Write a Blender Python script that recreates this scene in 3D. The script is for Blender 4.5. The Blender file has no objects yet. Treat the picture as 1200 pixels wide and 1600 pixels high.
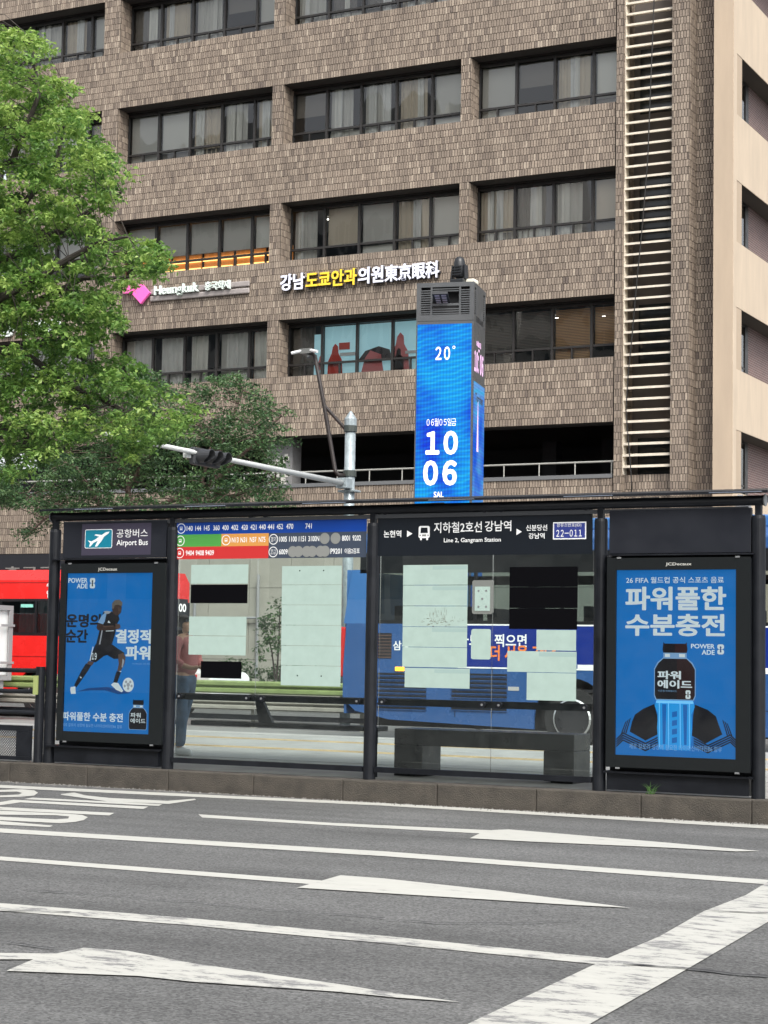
import bpy, math, random
import numpy as np
from mathutils import Vector, Matrix
random.seed(7); rng=np.random.default_rng(7)
R_=math.radians
sc=bpy.context.scene; COL=sc.collection
# ------------------------------------------------------------------ camera
H=1.42
YAW,PIT,ROL=R_(27.458),R_(4.501),R_(0.997); FPX=2939.5
_f=np.array([-math.sin(YAW)*math.cos(PIT),math.cos(YAW)*math.cos(PIT),math.sin(PIT)])
_r=np.array([math.cos(YAW),math.sin(YAW),0.0]); _u=np.cross(_r,_f)
_c,_s=math.cos(ROL),math.sin(ROL)
RR=_c*_r+_s*_u; UU=-_s*_r+_c*_u
cam=bpy.data.objects.new('camera',bpy.data.cameras.new('camera')); COL.objects.link(cam)
m=Matrix(((RR[0],UU[0],-_f[0],0),(RR[1],UU[1],-_f[1],0),(RR[2],UU[2],-_f[2],H),(0,0,0,1)))
cam.matrix_world=m
cam.data.sensor_fit='VERTICAL'; cam.data.sensor_height=24.0; cam.data.lens=24.0*FPX/1600.0
cam.data.clip_start=0.1; cam.data.clip_end=1500
sc.camera=cam
# ------------------------------------------------------------------ world, sun, exposure
SUN_EL,SUN_AZ=R_(50),R_(138)     # azimuth measured clockwise from +Y
w=bpy.data.worlds.new('World'); sc.world=w; w.use_nodes=True
nt=w.node_tree; nt.nodes.clear()
sky=nt.nodes.new('ShaderNodeTexSky'); sky.sky_type='NISHITA'; sky.sun_disc=False
sky.sun_elevation=SUN_EL; sky.sun_rotation=SUN_AZ; sky.dust_density=4.0; sky.air_density=1.0
hs=nt.nodes.new('ShaderNodeHueSaturation'); hs.inputs['Saturation'].default_value=0.25
bg=nt.nodes.new('ShaderNodeBackground'); bg.inputs['Strength'].default_value=0.15
wo=nt.nodes.new('ShaderNodeOutputWorld')
nt.links.new(sky.outputs[0],hs.inputs['Color']); nt.links.new(hs.outputs[0],bg.inputs[0]); nt.links.new(bg.outputs[0],wo.inputs[0])
sl=bpy.data.lights.new('sun','SUN'); sl.energy=1.5; sl.angle=R_(22); sl.color=(1.0,0.95,0.87)
so=bpy.data.objects.new('sun',sl); COL.objects.link(so)
sd=Vector((math.sin(SUN_AZ)*math.cos(SUN_EL),math.cos(SUN_AZ)*math.cos(SUN_EL),math.sin(SUN_EL)))
so.rotation_euler=sd.to_track_quat('Z','Y').to_euler(); so.location=(0,0,60)
sc.view_settings.view_transform='Standard'; sc.view_settings.look='None'
sc.view_settings.exposure=0.98; sc.view_settings.gamma=1.0
sc.render.engine='CYCLES'
sc.cycles.max_bounces=8; sc.cycles.transparent_max_bounces=16; sc.cycles.glossy_bounces=3
sc.cycles.diffuse_bounces=3; sc.cycles.transmission_bounces=4; sc.cycles.caustics_reflective=False; sc.cycles.caustics_refractive=False
sc.cycles.use_denoising=True
# ------------------------------------------------------------------ measuring helpers (photo -> metres)
def _ray(x,y): return (x-600)/FPX*RR-(y-800)/FPX*UU+_f
CP=np.array([0,0,H])
def onY(x,y,Y): d=_ray(x,y); return CP+d*(Y/d[1])
def onZ(x,y,z): d=_ray(x,y); return CP+d*((z-H)/d[2])
def onX(x,y,X): d=_ray(x,y); return CP+d*(X/d[0])
# ------------------------------------------------------------------ materials
MATS={}
def mat(name,col,rough=0.6,metal=0.0,var=0.0,vscale=8.0,bump=0.0,bscale=40.0,spec=0.5,emit=None,estr=0.0,coat=0.0,dirt=0.0,vdet=4.0,zsq=1.0):
    if name in MATS: return MATS[name]
    m=bpy.data.materials.new(name); m.use_nodes=True; n=m.node_tree; b=n.nodes['Principled BSDF']
    b.inputs['Base Color'].default_value=(*col,1); b.inputs['Roughness'].default_value=rough; b.inputs['Metallic'].default_value=metal
    b.inputs['Specular IOR Level'].default_value=spec; b.inputs['Coat Weight'].default_value=coat
    tc=n.nodes.new('ShaderNodeTexCoord'); mp=n.nodes.new('ShaderNodeMapping'); mp.inputs['Scale'].default_value=(1,1,zsq)
    geo=n.nodes.new('ShaderNodeNewGeometry'); n.links.new(geo.outputs['Position'],mp.inputs['Vector'])
    if var>0:
        t=n.nodes.new('ShaderNodeTexNoise'); t.inputs['Scale'].default_value=vscale; t.inputs['Detail'].default_value=vdet; t.inputs['Roughness'].default_value=0.65
        n.links.new(mp.outputs[0],t.inputs['Vector'])
        r=n.nodes.new('ShaderNodeMapRange'); r.inputs[1].default_value=0.3; r.inputs[2].default_value=0.7
        r.inputs[3].default_value=1-var; r.inputs[4].default_value=1+var
        n.links.new(t.outputs['Fac'],r.inputs[0])
        mx=n.nodes.new('ShaderNodeVectorMath'); mx.operation='SCALE'; mx.inputs[0].default_value=col
        n.links.new(r.outputs[0],mx.inputs['Scale']); n.links.new(mx.outputs[0],b.inputs['Base Color'])
        rr=n.nodes.new('ShaderNodeMapRange'); rr.inputs[1].default_value=0.3; rr.inputs[2].default_value=0.7
        rr.inputs[3].default_value=max(0.03,rough-0.12); rr.inputs[4].default_value=min(1,rough+0.12)
        n.links.new(t.outputs['Fac'],rr.inputs[0]); n.links.new(rr.outputs[0],b.inputs['Roughness'])
    if bump>0:
        t=n.nodes.new('ShaderNodeTexNoise'); t.inputs['Scale'].default_value=bscale; t.inputs['Detail'].default_value=5
        n.links.new(mp.outputs[0],t.inputs['Vector'])
        bp=n.nodes.new('ShaderNodeBump'); bp.inputs['Strength'].default_value=bump; bp.inputs['Distance'].default_value=0.02
        n.links.new(t.outputs['Fac'],bp.inputs['Height']); n.links.new(bp.outputs[0],b.inputs['Normal'])
    if emit: b.inputs['Emission Color'].default_value=(*emit,1); b.inputs['Emission Strength'].default_value=estr
    MATS[name]=m; return m
def glass_mat(name,tint,refl=1.0,wob=0.0,wscale=1.2,rough=0.0,dirt=0.0,mulv=1.7):
    m=bpy.data.materials.new(name); m.use_nodes=True; n=m.node_tree; n.nodes.clear()
    o=n.nodes.new('ShaderNodeOutputMaterial'); tr=n.nodes.new('ShaderNodeBsdfTransparent'); tr.inputs[0].default_value=(*tint,1)
    gl=n.nodes.new('ShaderNodeBsdfGlossy'); gl.inputs['Roughness'].default_value=rough; gl.inputs[0].default_value=(refl,refl,refl,1)
    fr=n.nodes.new('ShaderNodeFresnel'); fr.inputs['IOR'].default_value=1.55
    geo=n.nodes.new('ShaderNodeNewGeometry')
    mul=n.nodes.new('ShaderNodeMath'); mul.operation='MULTIPLY'; mul.inputs[1].default_value=mulv; mul.use_clamp=True
    mx=n.nodes.new('ShaderNodeMixShader'); n.links.new(fr.outputs[0],mul.inputs[0]); n.links.new(mul.outputs[0],mx.inputs[0])
    n.links.new(tr.outputs[0],mx.inputs[1]); n.links.new(gl.outputs[0],mx.inputs[2])
    last=mx
    if wob>0:
        t=n.nodes.new('ShaderNodeTexNoise'); t.inputs['Scale'].default_value=wscale; t.inputs['Detail'].default_value=1
        mp=n.nodes.new('ShaderNodeMapping'); mp.inputs['Scale'].default_value=(1,1,0.35)
        n.links.new(geo.outputs['Position'],mp.inputs[0]); n.links.new(mp.outputs[0],t.inputs['Vector'])
        bp=n.nodes.new('ShaderNodeBump'); bp.inputs['Strength'].default_value=wob; bp.inputs['Distance'].default_value=0.1
        n.links.new(t.outputs['Fac'],bp.inputs['Height']); n.links.new(bp.outputs[0],gl.inputs['Normal'])
    if dirt>0:
        df=n.nodes.new('ShaderNodeBsdfDiffuse'); df.inputs[0].default_value=(0.5,0.52,0.5,1)
        t=n.nodes.new('ShaderNodeTexNoise'); t.inputs['Scale'].default_value=6; t.inputs['Detail'].default_value=6
        n.links.new(geo.outputs['Position'],t.inputs['Vector'])
        mr=n.nodes.new('ShaderNodeMapRange'); mr.inputs[1].default_value=0.35; mr.inputs[2].default_value=0.8; mr.inputs[3].default_value=0.0; mr.inputs[4].default_value=dirt
        n.links.new(t.outputs['Fac'],mr.inputs[0])
        m2=n.nodes.new('ShaderNodeMixShader'); n.links.new(mr.outputs[0],m2.inputs[0]); n.links.new(mx.outputs[0],m2.inputs[1]); n.links.new(df.outputs[0],m2.inputs[2]); last=m2
    n.links.new(last.outputs[0],o.inputs[0]); MATS[name]=m; return m
M=lambda k: MATS[k]
black=mat('black_metal',(0.009,0.0105,0.014),0.45,0.0,0.25,5,0.05,60,spec=.28)
dark=mat('dark_interior',(0.02,0.02,0.022),0.8)
white=mat('white_print',(0.78,0.80,0.80),0.5)
greyp=mat('grey_print',(0.22,0.23,0.22),0.5)
mint=mat('mint_sheet',(0.34,0.45,0.41),0.6,0,0.05,9,0,40)
soot=mat('black_sheet',(0.002,0.002,0.003),0.5,spec=.08)
galv=mat('galvanised_steel',(0.31,0.36,0.38),0.45,0.35,0.22,14,0.1,50)
whitepaint=mat('white_paint_steel',(0.52,0.54,0.53),0.4,0,0.06,6)
bronze=mat('brown_steel',(0.028,0.023,0.022),0.5,0.0,0.15,8,spec=.3)
shglass=glass_mat('shelter_glass',(0.93,0.975,0.96),1.0,0.0,1,0.0,0.02,mulv=.8)
bwglass=glass_mat('building_glass',(0.90,0.92,0.91),1.0,0.16,1.1,mulv=1.35)
busglass=glass_mat('bus_glass',(0.35,0.42,0.42),1.0,0.05,1.0)
# ------------------------------------------------------------------ mesh builder
class MB:
    def __init__(s): s.v=[];s.f=[];s.m=[];s.ms=[];s.cur=0
    def use(s,m):
        if m not in s.ms: s.ms.append(m)
        s.cur=s.ms.index(m); return s
    def add(s,vs,fs):
        b=len(s.v); s.v+= [tuple(map(float,v)) for v in vs]
        for f in fs: s.f.append(tuple(b+i for i in f)); s.m.append(s.cur)
        return s
    def box(s,x0,x1,y0,y1,z0,z1):
        if x1<x0:x0,x1=x1,x0
        if y1<y0:y0,y1=y1,y0
        if z1<z0:z0,z1=z1,z0
        return s.add([(x0,y0,z0),(x1,y0,z0),(x1,y1,z0),(x0,y1,z0),(x0,y0,z1),(x1,y0,z1),(x1,y1,z1),(x0,y1,z1)],
            [(0,3,2,1),(4,5,6,7),(0,1,5,4),(1,2,6,5),(2,3,7,6),(3,0,4,7)])
    def prism(s,pts,axis,a,b):
        # pts: 2-D outline (counter-clockwise seen from -axis side not required), extruded along axis from a to b
        def P(p,t): return {'y':(p[0],t,p[1]),'x':(t,p[0],p[1]),'z':(p[0],p[1],t)}[axis]
        n=len(pts); vs=[P(p,a) for p in pts]+[P(p,b) for p in pts]
        fs=[tuple(range(n)),tuple(range(2*n-1,n-1,-1))]+[(i,i+n,(i+1)%n+n,(i+1)%n) for i in range(n)]
        return s.add(vs,fs)
    def tube(s,path,rad,n=10,cap=True):
        path=[Vector(p) for p in path]; rads=rad if isinstance(rad,(list,tuple)) else [rad]*len(path)
        vs=[];fs=[]; up=None
        for i,p in enumerate(path):
            d=(path[min(i+1,len(path)-1)]-path[max(i-1,0)]).normalized()
            if up is None: up=Vector((0,0,1)) if abs(d.z)<0.9 else Vector((1,0,0))
            a=d.cross(up); 
            if a.length<1e-6: a=d.cross(Vector((0,1,0)))
            a.normalize(); b=d.cross(a).normalized(); up=b*-1 if False else up
            for k in range(n):
                t=2*math.pi*k/n; vs.append(p+(a*math.cos(t)+b*math.sin(t))*rads[i])
        for i in range(len(path)-1):
            for k in range(n):
                k2=(k+1)%n; fs.append((i*n+k,i*n+k2,(i+1)*n+k2,(i+1)*n+k))
        if cap: fs.append(tuple(range(n-1,-1,-1))); fs.append(tuple(range((len(path)-1)*n,len(path)*n)))
        return s.add(vs,fs)
    def disc(s,c,r,axis,t,n=20,r2=None):
        c=Vector(c); A={'x':(Vector((0,1,0)),Vector((0,0,1)),Vector((1,0,0))),'y':(Vector((1,0,0)),Vector((0,0,1)),Vector((0,1,0))),'z':(Vector((1,0,0)),Vector((0,1,0)),Vector((0,0,1)))}[axis]
        r2=r if r2 is None else r2
        vs=[c+A[0]*r*math.cos(2*math.pi*k/n)+A[1]*r*math.sin(2*math.pi*k/n) for k in range(n)]+[c+A[2]*t+A[0]*r2*math.cos(2*math.pi*k/n)+A[1]*r2*math.sin(2*math.pi*k/n) for k in range(n)]
        return s.add(vs,[tuple(range(n)),tuple(range(2*n-1,n-1,-1))]+[(i,i+n,(i+1)%n+n,(i+1)%n) for i in range(n)])
    def poly(s,pts): return s.add(pts,[tuple(range(len(pts)))])
    def lathe(s,c,prof,n=20,axis='z'):
        c=Vector(c); vs=[];fs=[]
        for (r,h) in prof:
            for k in range(n):
                t=2*math.pi*k/n; a,b=r*math.cos(t),r*math.sin(t)
                vs.append(c+Vector({'z':(a,b,h),'y':(a,h,b),'x':(h,a,b)}[axis]))
        for i in range(len(prof)-1):
            for k in range(n):
                k2=(k+1)%n; fs.append((i*n+k,i*n+k2,(i+1)*n+k2,(i+1)*n+k))
        fs.append(tuple(range(n-1,-1,-1))); fs.append(tuple(range((len(prof)-1)*n,len(prof)*n)))
        return s.add(vs,fs)
    def mesh(s,name,mats,shift=(0,0,0)):
        me=bpy.data.meshes.new(name); me.from_pydata([(v[0]-shift[0],v[1]-shift[1],v[2]-shift[2]) for v in s.v],[],s.f)
        for m in mats: me.materials.append(m)
        if len(mats)>1: me.polygons.foreach_set('material_index',s.m)
        return me
def wloc(o):
    l=Vector((0,0,0))
    while o: l+=o.location; o=o.parent
    return l
def recalc(me):
    import bmesh
    bm=bmesh.new(); bm.from_mesh(me); bmesh.ops.recalc_face_normals(bm,faces=bm.faces); bm.to_mesh(me); bm.free()
def tag(o,label=None,cat=None,group=None,kind=None):
    if label:o['label']=label
    if cat:o['category']=cat
    if group:o['group']=group
    if kind:o['kind']=kind
    return o
def obj(name,mb,ma=None,parent=None,bevel=0,smooth=False,origin='bottom',local=False,fix=True):
    """one mesh object; vertices in mb are world metres (or root-local when local=True)"""
    mats=mb.ms if mb.ms else [ma]
    xs=[v[0] for v in mb.v];ys=[v[1] for v in mb.v];zs=[v[2] for v in mb.v]
    c=Vector(((min(xs)+max(xs))/2,(min(ys)+max(ys))/2,min(zs) if origin=='bottom' else (min(zs)+max(zs))/2))
    me=mb.mesh(name,mats,c)
    if fix: recalc(me)
    if smooth: me.polygons.foreach_set('use_smooth',[True]*len(me.polygons))
    o=bpy.data.objects.new(name,me); COL.objects.link(o)
    if parent:
        o.parent=parent; o.location=c if local else c-wloc(parent)
    else: o.location=c
    if local and parent and parent.parent: o.location=c-parent.location
    if bevel:
        b=o.modifiers.new('bevel','BEVEL'); b.width=bevel; b.segments=2; b.limit_method='ANGLE'
    return o
def thing(name,label,cat,loc,rotz=0,group=None):
    o=bpy.data.objects.new(name,None); COL.objects.link(o); o.location=loc; o.rotation_euler=(0,0,rotz); o.empty_display_size=0.2
    return tag(o,label,cat,group)
def struct(name,mb,m=None,**k): o=obj(name,mb,m,**k); o['kind']='structure'; return o
def solo(name,mb,m,label,cat,group=None,**k): return tag(obj(name,mb,m,**k),label,cat,group)
def clone(o,delta=None,parent=None,recur=True):
    c=o.copy(); COL.objects.link(c)
    if parent is not None: c.parent=parent
    if delta is not None: c.location=Vector(o.location)+Vector(delta)
    if recur:
        for ch in [x for x in KIDS.get(o.name,[])]: clone(ch,None,c)
    return c
KIDS={}
def kids_index():
    KIDS.clear()
    for o in COL.objects:
        if o.parent: KIDS.setdefault(o.parent.name,[]).append(o)
# ------------------------------------------------------------------ lettering
_tc=None
def text_polys(s,bold=0.0,ext=0.0,res=3):
    t=bpy.data.curves.new('t','FONT'); t.body=s; t.size=1; t.offset=bold; t.extrude=ext; t.resolution_u=res; t.space_line=1.1
    if any('\uff10'<=c<='\uff19' for c in s): t.space_character=.62
    o=bpy.data.objects.new('t',t); COL.objects.link(o)
    dg=bpy.context.evaluated_depsgraph_get(); me=bpy.data.meshes.new_from_object(o.evaluated_get(dg))
    v=np.array([x.co[:] for x in me.vertices]); f=[tuple(p.vertices) for p in me.polygons]
    bpy.data.objects.remove(o); bpy.data.curves.remove(t); bpy.data.meshes.remove(me)
    return v,f
def put_text(mb,s,O,U,V,w,h,m,bold=0.0,depth=0.0,lift=0.0,heavy=0.0):
    if bold>.022: heavy=(bold-.01)*.9; bold=.01
    """letters fitted into a w x h rectangle at O spanned by unit vectors U,V; facing U x V"""
    v,f=text_polys(s,bold,0.5 if depth else 0.0)
    O,U,V=Vector(O),Vector(U),Vector(V); N=U.cross(V)
    x0,x1,y0,y1=v[:,0].min(),v[:,0].max(),v[:,1].min(),v[:,1].max()
    sx=w/(x1-x0); sy=h/(y1-y0)
    mb.use(m)
    z0=v[:,2].min(); vs=[O+U*((p[0]-x0)*sx)+V*((p[1]-y0)*sy)+N*(lift+(p[2]-z0)*depth) for p in v]
    mb.add(vs,f)
    if heavy:
        k=0
        for du,dv in ((-1,0),(1,0),(0,.8),(0,-.8),(-.7,.6),(.7,-.6),(.7,.6),(-.7,-.6)):
            k+=1; mb.add([q+U*(du*heavy*sx)+V*(dv*heavy*sy)+N*(.00012*k) for q in vs],f)
    return mb
XU,ZU=Vector((1,0,0)),Vector((0,0,1))
def rectY(xl,yt,yb,xr,Y):
    a=onY(xl,yb,Y); b=onY(xl,yt,Y); c=onY(xr,(yt+yb)/2-0.0,Y); return a[0],a[2],c[0],b[2]
def tpx(mb,s,xl,yt,yb,xr,Y,m,bold=0.02,lift=0.0015,depth=0.0):
    X0,Z0,X1,Z1=rectY(xl,yt,yb,xr,Y)
    return put_text(mb,s,(X0,Y,Z0),XU,ZU,X1-X0,Z1-Z0,m,bold,depth,lift=lift)
def qpx(mb,xl,yt,yb,xr,Y,m,lift=0.001,t=None):
    X0,Z0,X1,Z1=rectY(xl,yt,yb,xr,Y); mb.use(m)
    if t is None: mb.poly([(X0,Y-lift,Z0),(X1,Y-lift,Z0),(X1,Y-lift,Z1),(X0,Y-lift,Z1)])
    else: mb.box(X0,X1,Y-lift-t,Y-lift,Z0,Z1)
    return mb
def ppx(mb,pts,Y,m,lift): # printed outline traced at its own distance
    mb.use(m); mb.poly([tuple(onY(x,y,Y)-np.array([0,lift,0])) for x,y in pts]); return mb
def roundrect(x0,z0,x1,z1,r,n=5):
    pts=[]
    for cx,cz,a0 in ((x1-r,z0+r,-90),(x1-r,z1-r,0),(x0+r,z1-r,90),(x0+r,z0+r,180)):
        for k in range(n+1):
            a=R_(a0+90*k/n); pts.append((cx+r*math.cos(a),cz+r*math.sin(a)))
    return pts
# ================================================================== GROUND
def asphalt(name,col,sc1=260):
    m=bpy.data.materials.new(name); m.use_nodes=True; n=m.node_tree; b=n.nodes['Principled BSDF']
    geo=n.nodes.new('ShaderNodeNewGeometry'); L=n.links.new
    t1=n.nodes.new('ShaderNodeTexVoronoi'); t1.inputs['Scale'].default_value=80; L(geo.outputs['Position'],t1.inputs['Vector'])
    t2=n.nodes.new('ShaderNodeTexNoise'); t2.inputs['Scale'].default_value=0.55; t2.inputs['Detail'].default_value=7; L(geo.outputs['Position'],t2.inputs['Vector'])
    mp=n.nodes.new('ShaderNodeMapping'); mp.inputs['Scale'].default_value=(0.12,2.2,1); L(geo.outputs['Position'],mp.inputs[0])
    t3=n.nodes.new('ShaderNodeTexNoise'); t3.inputs['Scale'].default_value=1.0; t3.inputs['Detail'].default_value=4; L(mp.outputs[0],t3.inputs['Vector'])
    t4=n.nodes.new('ShaderNodeTexNoise'); t4.inputs['Scale'].default_value=40; t4.inputs['Detail'].default_value=3; L(geo.outputs['Position'],t4.inputs['Vector'])
    cr=n.nodes.new('ShaderNodeValToRGB'); cr.color_ramp.elements[0].color=(col[0]*0.56,col[1]*0.56,col[2]*0.56,1); cr.color_ramp.elements[1].color=(col[0]*1.78,col[1]*1.78,col[2]*1.74,1)
    cr.color_ramp.elements[0].position=0.22; cr.color_ramp.elements[1].position=0.85
    sep=n.nodes.new('ShaderNodeSeparateColor'); L(t1.outputs['Color'],sep.inputs[0])
    mx=n.nodes.new('ShaderNodeMath'); mx.operation='MULTIPLY_ADD'; L(t4.outputs['Fac'],mx.inputs[0]); mx.inputs[1].default_value=0.55; 
    m5=n.nodes.new('ShaderNodeMath'); m5.operation='MULTIPLY'; m5.inputs[1].default_value=0.5; L(sep.outputs[0],m5.inputs[0]); L(m5.outputs[0],mx.inputs[2])
    L(mx.outputs[0],cr.inputs[0])
    a=n.nodes.new('ShaderNodeMath'); a.operation='ADD'; L(t2.outputs['Fac'],a.inputs[0]); L(t3.outputs['Fac'],a.inputs[1])
    mr=n.nodes.new('ShaderNodeMapRange'); mr.inputs[1].default_value=0.7; mr.inputs[2].default_value=1.3; mr.inputs[3].default_value=0.74; mr.inputs[4].default_value=1.26; L(a.outputs[0],mr.inputs[0])
    sc_=n.nodes.new('ShaderNodeVectorMath'); sc_.operation='SCALE'; L(cr.outputs[0],sc_.inputs[0]); L(mr.outputs[0],sc_.inputs['Scale'])
    L(sc_.outputs[0],b.inputs['Base Color']); b.inputs['Roughness'].default_value=0.85; b.inputs['Specular IOR Level'].default_value=0.3
    bp=n.nodes.new('ShaderNodeBump'); bp.inputs['Strength'].default_value=0.55; bp.inputs['Distance'].default_value=0.008
    L(mx.outputs[0],bp.inputs['Height']); L(bp.outputs[0],b.inputs['Normal'])
    MATS[name]=m; return m
asph=asphalt('asphalt',(0.089,0.090,0.091))
def paintmat(name,wear):
    m=bpy.data.materials.new(name); m.use_nodes=True; n=m.node_tree; b=n.nodes['Principled BSDF']; L=n.links.new
    geo=n.nodes.new('ShaderNodeNewGeometry'); mp=n.nodes.new('ShaderNodeMapping'); mp.inputs['Scale'].default_value=(1,2.6,1); L(geo.outputs['Position'],mp.inputs[0])
    t=n.nodes.new('ShaderNodeTexNoise'); t.inputs['Scale'].default_value=3.0; t.inputs['Detail'].default_value=12; t.inputs['Roughness'].default_value=0.8; L(mp.outputs[0],t.inputs['Vector'])
    cr=n.nodes.new('ShaderNodeValToRGB'); e=cr.color_ramp.elements
    e[0].position=wear; e[0].color=(0.17,0.17,0.17,1); e[1].position=wear+0.05; e[1].color=(0.40,0.40,0.37,1)
    x=e.new(0.8); x.color=(0.48,0.48,0.445,1)
    L(t.outputs['Fac'],cr.inputs[0]); L(cr.outputs[0],b.inputs['Base Color']); b.inputs['Roughness'].default_value=0.65
    MATS[name]=m; return m
paint=paintmat('road_paint',0.365); paintw=paintmat('road_paint_worn',0.435)
struct('road',MB().add([(-400,-300,0),(400,-300,0),(400,300,0),(-400,300,0)],[(0,1,2,3)]),asph)
def mark(name,pts,m=paint,z=0.004): return struct(name,MB().poly([tuple(onZ(x,y,0)*np.array([1,1,0])+np.array([0,0,z])) for x,y in pts]),m)
mark('lane_line',[(-700,1186.5),(-700,1190),(0,1231.5),(600,1259.5),(1200,1295.5),(1900,1338),(1900,1333),(1200,1290.5),(600,1255.5),(0,1227)])
mark('lane_line',[(310,1273),(520,1286.5),(770,1298),(752,1303),(520,1290.5),(316,1278)])
mark('direction_arrow',[(734,1311),(750,1303),(770,1298),(795,1297),(1050,1318.5),(1187,1331),(1150,1331.5),(1050,1326),(825,1316)],z=0.0065)
mark('lane_line',[(-700,1243),(-700,1249),(0,1301.5),(600,1338.5),(1196,1382.5),(1205,1376),(600,1331),(0,1295)])
mark('lane_line',[(-600,1296),(-600,1302),(0,1345),(500,1383.5),(540,1381),(500,1376.5),(0,1339)])
mark('direction_arrow',[(464,1388.5),(532,1369),(600,1374),(775,1393),(985,1420),(900,1416),(775,1408),(600,1397),(505,1391)],z=0.0065)
mark('lane_line',[(-600,1357),(-600,1368),(0,1424),(300,1447),(600,1475),(935,1508),(955,1499),(600,1463.5),(300,1436),(0,1412)],paintw)
mark('direction_arrow',[(-200,1476),(-200,1485),(0,1501),(52,1501),(10,1519),(215,1527),(300,1536),(530,1552),(620,1561),(720,1568),(610,1553),(530,1540),(300,1507),(200,1488),(130,1483),(88,1492),(0,1491)],paintw,z=0.0065)
mark('crossing_line',[(500,1712),(735,1600),(945,1501),(1030,1465),(1100,1425),(1165,1400),(1205,1376),(1600,1180),(1600,1240),(1200,1442),(1075,1515),(925,1600),(760,1712)],paintw,z=0.0055)
def q375(l): return [(x/3.75,1190+y/3.75) for x,y in l]
mark('road_lettering',q375([(355,192),(435,183),(500,200),(640,215),(980,232),(1140,220),(1150,226),(990,250),(640,237),(480,214),(360,197)]))
mark('road_lettering',q375([(140,222),(190,213),(950,252),(930,262)]))
mark('road_lettering',q375([(-300,250),(0,240),(80,226),(870,266),(840,280),(120,241),(0,258),(-300,275)]))
mark('road_lettering',q375([(-300,256),(0,268),(670,303),(640,318),(0,286),(-300,270)]))
mark('road_lettering',q375([(-300,276),(0,290),(400,308),(480,315),(515,328),(490,345),(440,356),(350,363),(0,346),(-300,332),(-300,312),(0,325),(330,341),(400,336),(405,324),(330,317),(0,313),(-300,298)]))
mark('road_lettering',q375([(-300,340),(0,350),(310,378),(290,386),(0,372),(-300,358)]))
mark('road_lettering',q375([(-300,160),(0,168),(130,164),(200,170),(222,185),(200,201),(130,208),(0,211),(-300,200),(-300,190),(0,201),(110,195),(130,186),(100,178),(0,180),(-300,170)]))
# cracks worn into the asphalt
crackm=mat('crack_tar',(0.028,0.028,0.03),0.8)
def crack(pts,wd,seed):
    r=random.Random(seed); P=[Vector(onZ(x,y,0)) for x,y in pts]; L=[]
    for a,b in zip(P,P[1:]):
        n=max(2,int((b-a).length/0.12))
        for k in range(n): L.append(a.lerp(b,k/n)+Vector((0,r.uniform(-.03,.03),0)))
    L.append(P[-1]); mb=MB(); vs=[]
    for i,p in enumerate(L):
        wv=wd*r.uniform(.3,1.2); vs+= [(p.x,p.y-wv,0.011),(p.x,p.y+wv,0.011)]
    mb.add(vs,[(2*i,2*i+2,2*i+3,2*i+1) for i in range(len(L)-1)]); return struct('road_crack',mb,crackm)
crack([(0,1391),(150,1399),(300,1411),(420,1424),(600,1437)],.009,1)
crack([(600,1441),(800,1446),(900,1440),(960,1425),(1040,1405),(1100,1383),(1150,1365)],.008,2)
crack([(975,1509),(1030,1513),(1100,1519),(1200,1528)],.018,3)
crack([(1105,1424),(1150,1427),(1200,1429)],.012,4)
crack([(0,1425),(50,1427),(110,1428)],.012,5)
crack([(0,1475),(60,1482),(90,1484)],.01,6)
# platform between the carriageways
PZ=0.215; YK=16.80; YS=17.0
conc=mat('platform_concrete',(0.27,0.27,0.255),0.8,0,0.25,3,0.3,60)
plat=struct('platform',MB().box(-70,30,17.05,26.2,0.0,PZ),conc)
kerbm=mat('kerb_stone',(0.058,0.051,0.042),0.85,0,0.38,5,0.5,70)
kx=[onY(x,1235,YK)[0] for x in (14,136,263,396,534,680,835,999,1174)]
pitch=(kx[-1]-kx[0])/8
k0=kx[0]
kerb0=None
for i in range(-14,22):
    if kerb0 is None:
        kerb0=obj('kerb_stone',MB().box(k0+i*pitch+.002,k0+(i+1)*pitch-.002,YK,17.045,-0.02,PZ+.001),kerbm,plat,bevel=.012)
        kb=kerb0; kbx=i
    else:
        c=kb.copy(); COL.objects.link(c); c.location=kb.location+Vector(((i-kbx)*pitch,random.uniform(-.004,.004),random.uniform(-.004,.004)))
# broken gutter grit along the kerb
gv=MB(); gr=random.Random(4)
for k in range(2600):
    x=gr.uniform(-24,6); y=YK-abs(gr.gauss(0,.045))-.004; s=gr.uniform(.004,.014)
    if gr.random()<.15: y=YK-gr.uniform(0,.2)
    gv.add([(x-s,y-s,0.001),(x+s,y-s*.6,0.001),(x+.3*s,y+s,0.001),(x,y,s*1.1)],[(0,1,3),(1,2,3),(2,0,3)])
gritm=mat('grit',(0.15,0.145,0.135),0.9,0,.3,40)
tag(obj('gutter_grit',gv,gritm,fix=False),'loose grit and crumbled asphalt gathered along the foot of the kerb','grit',kind='stuff')
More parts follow.
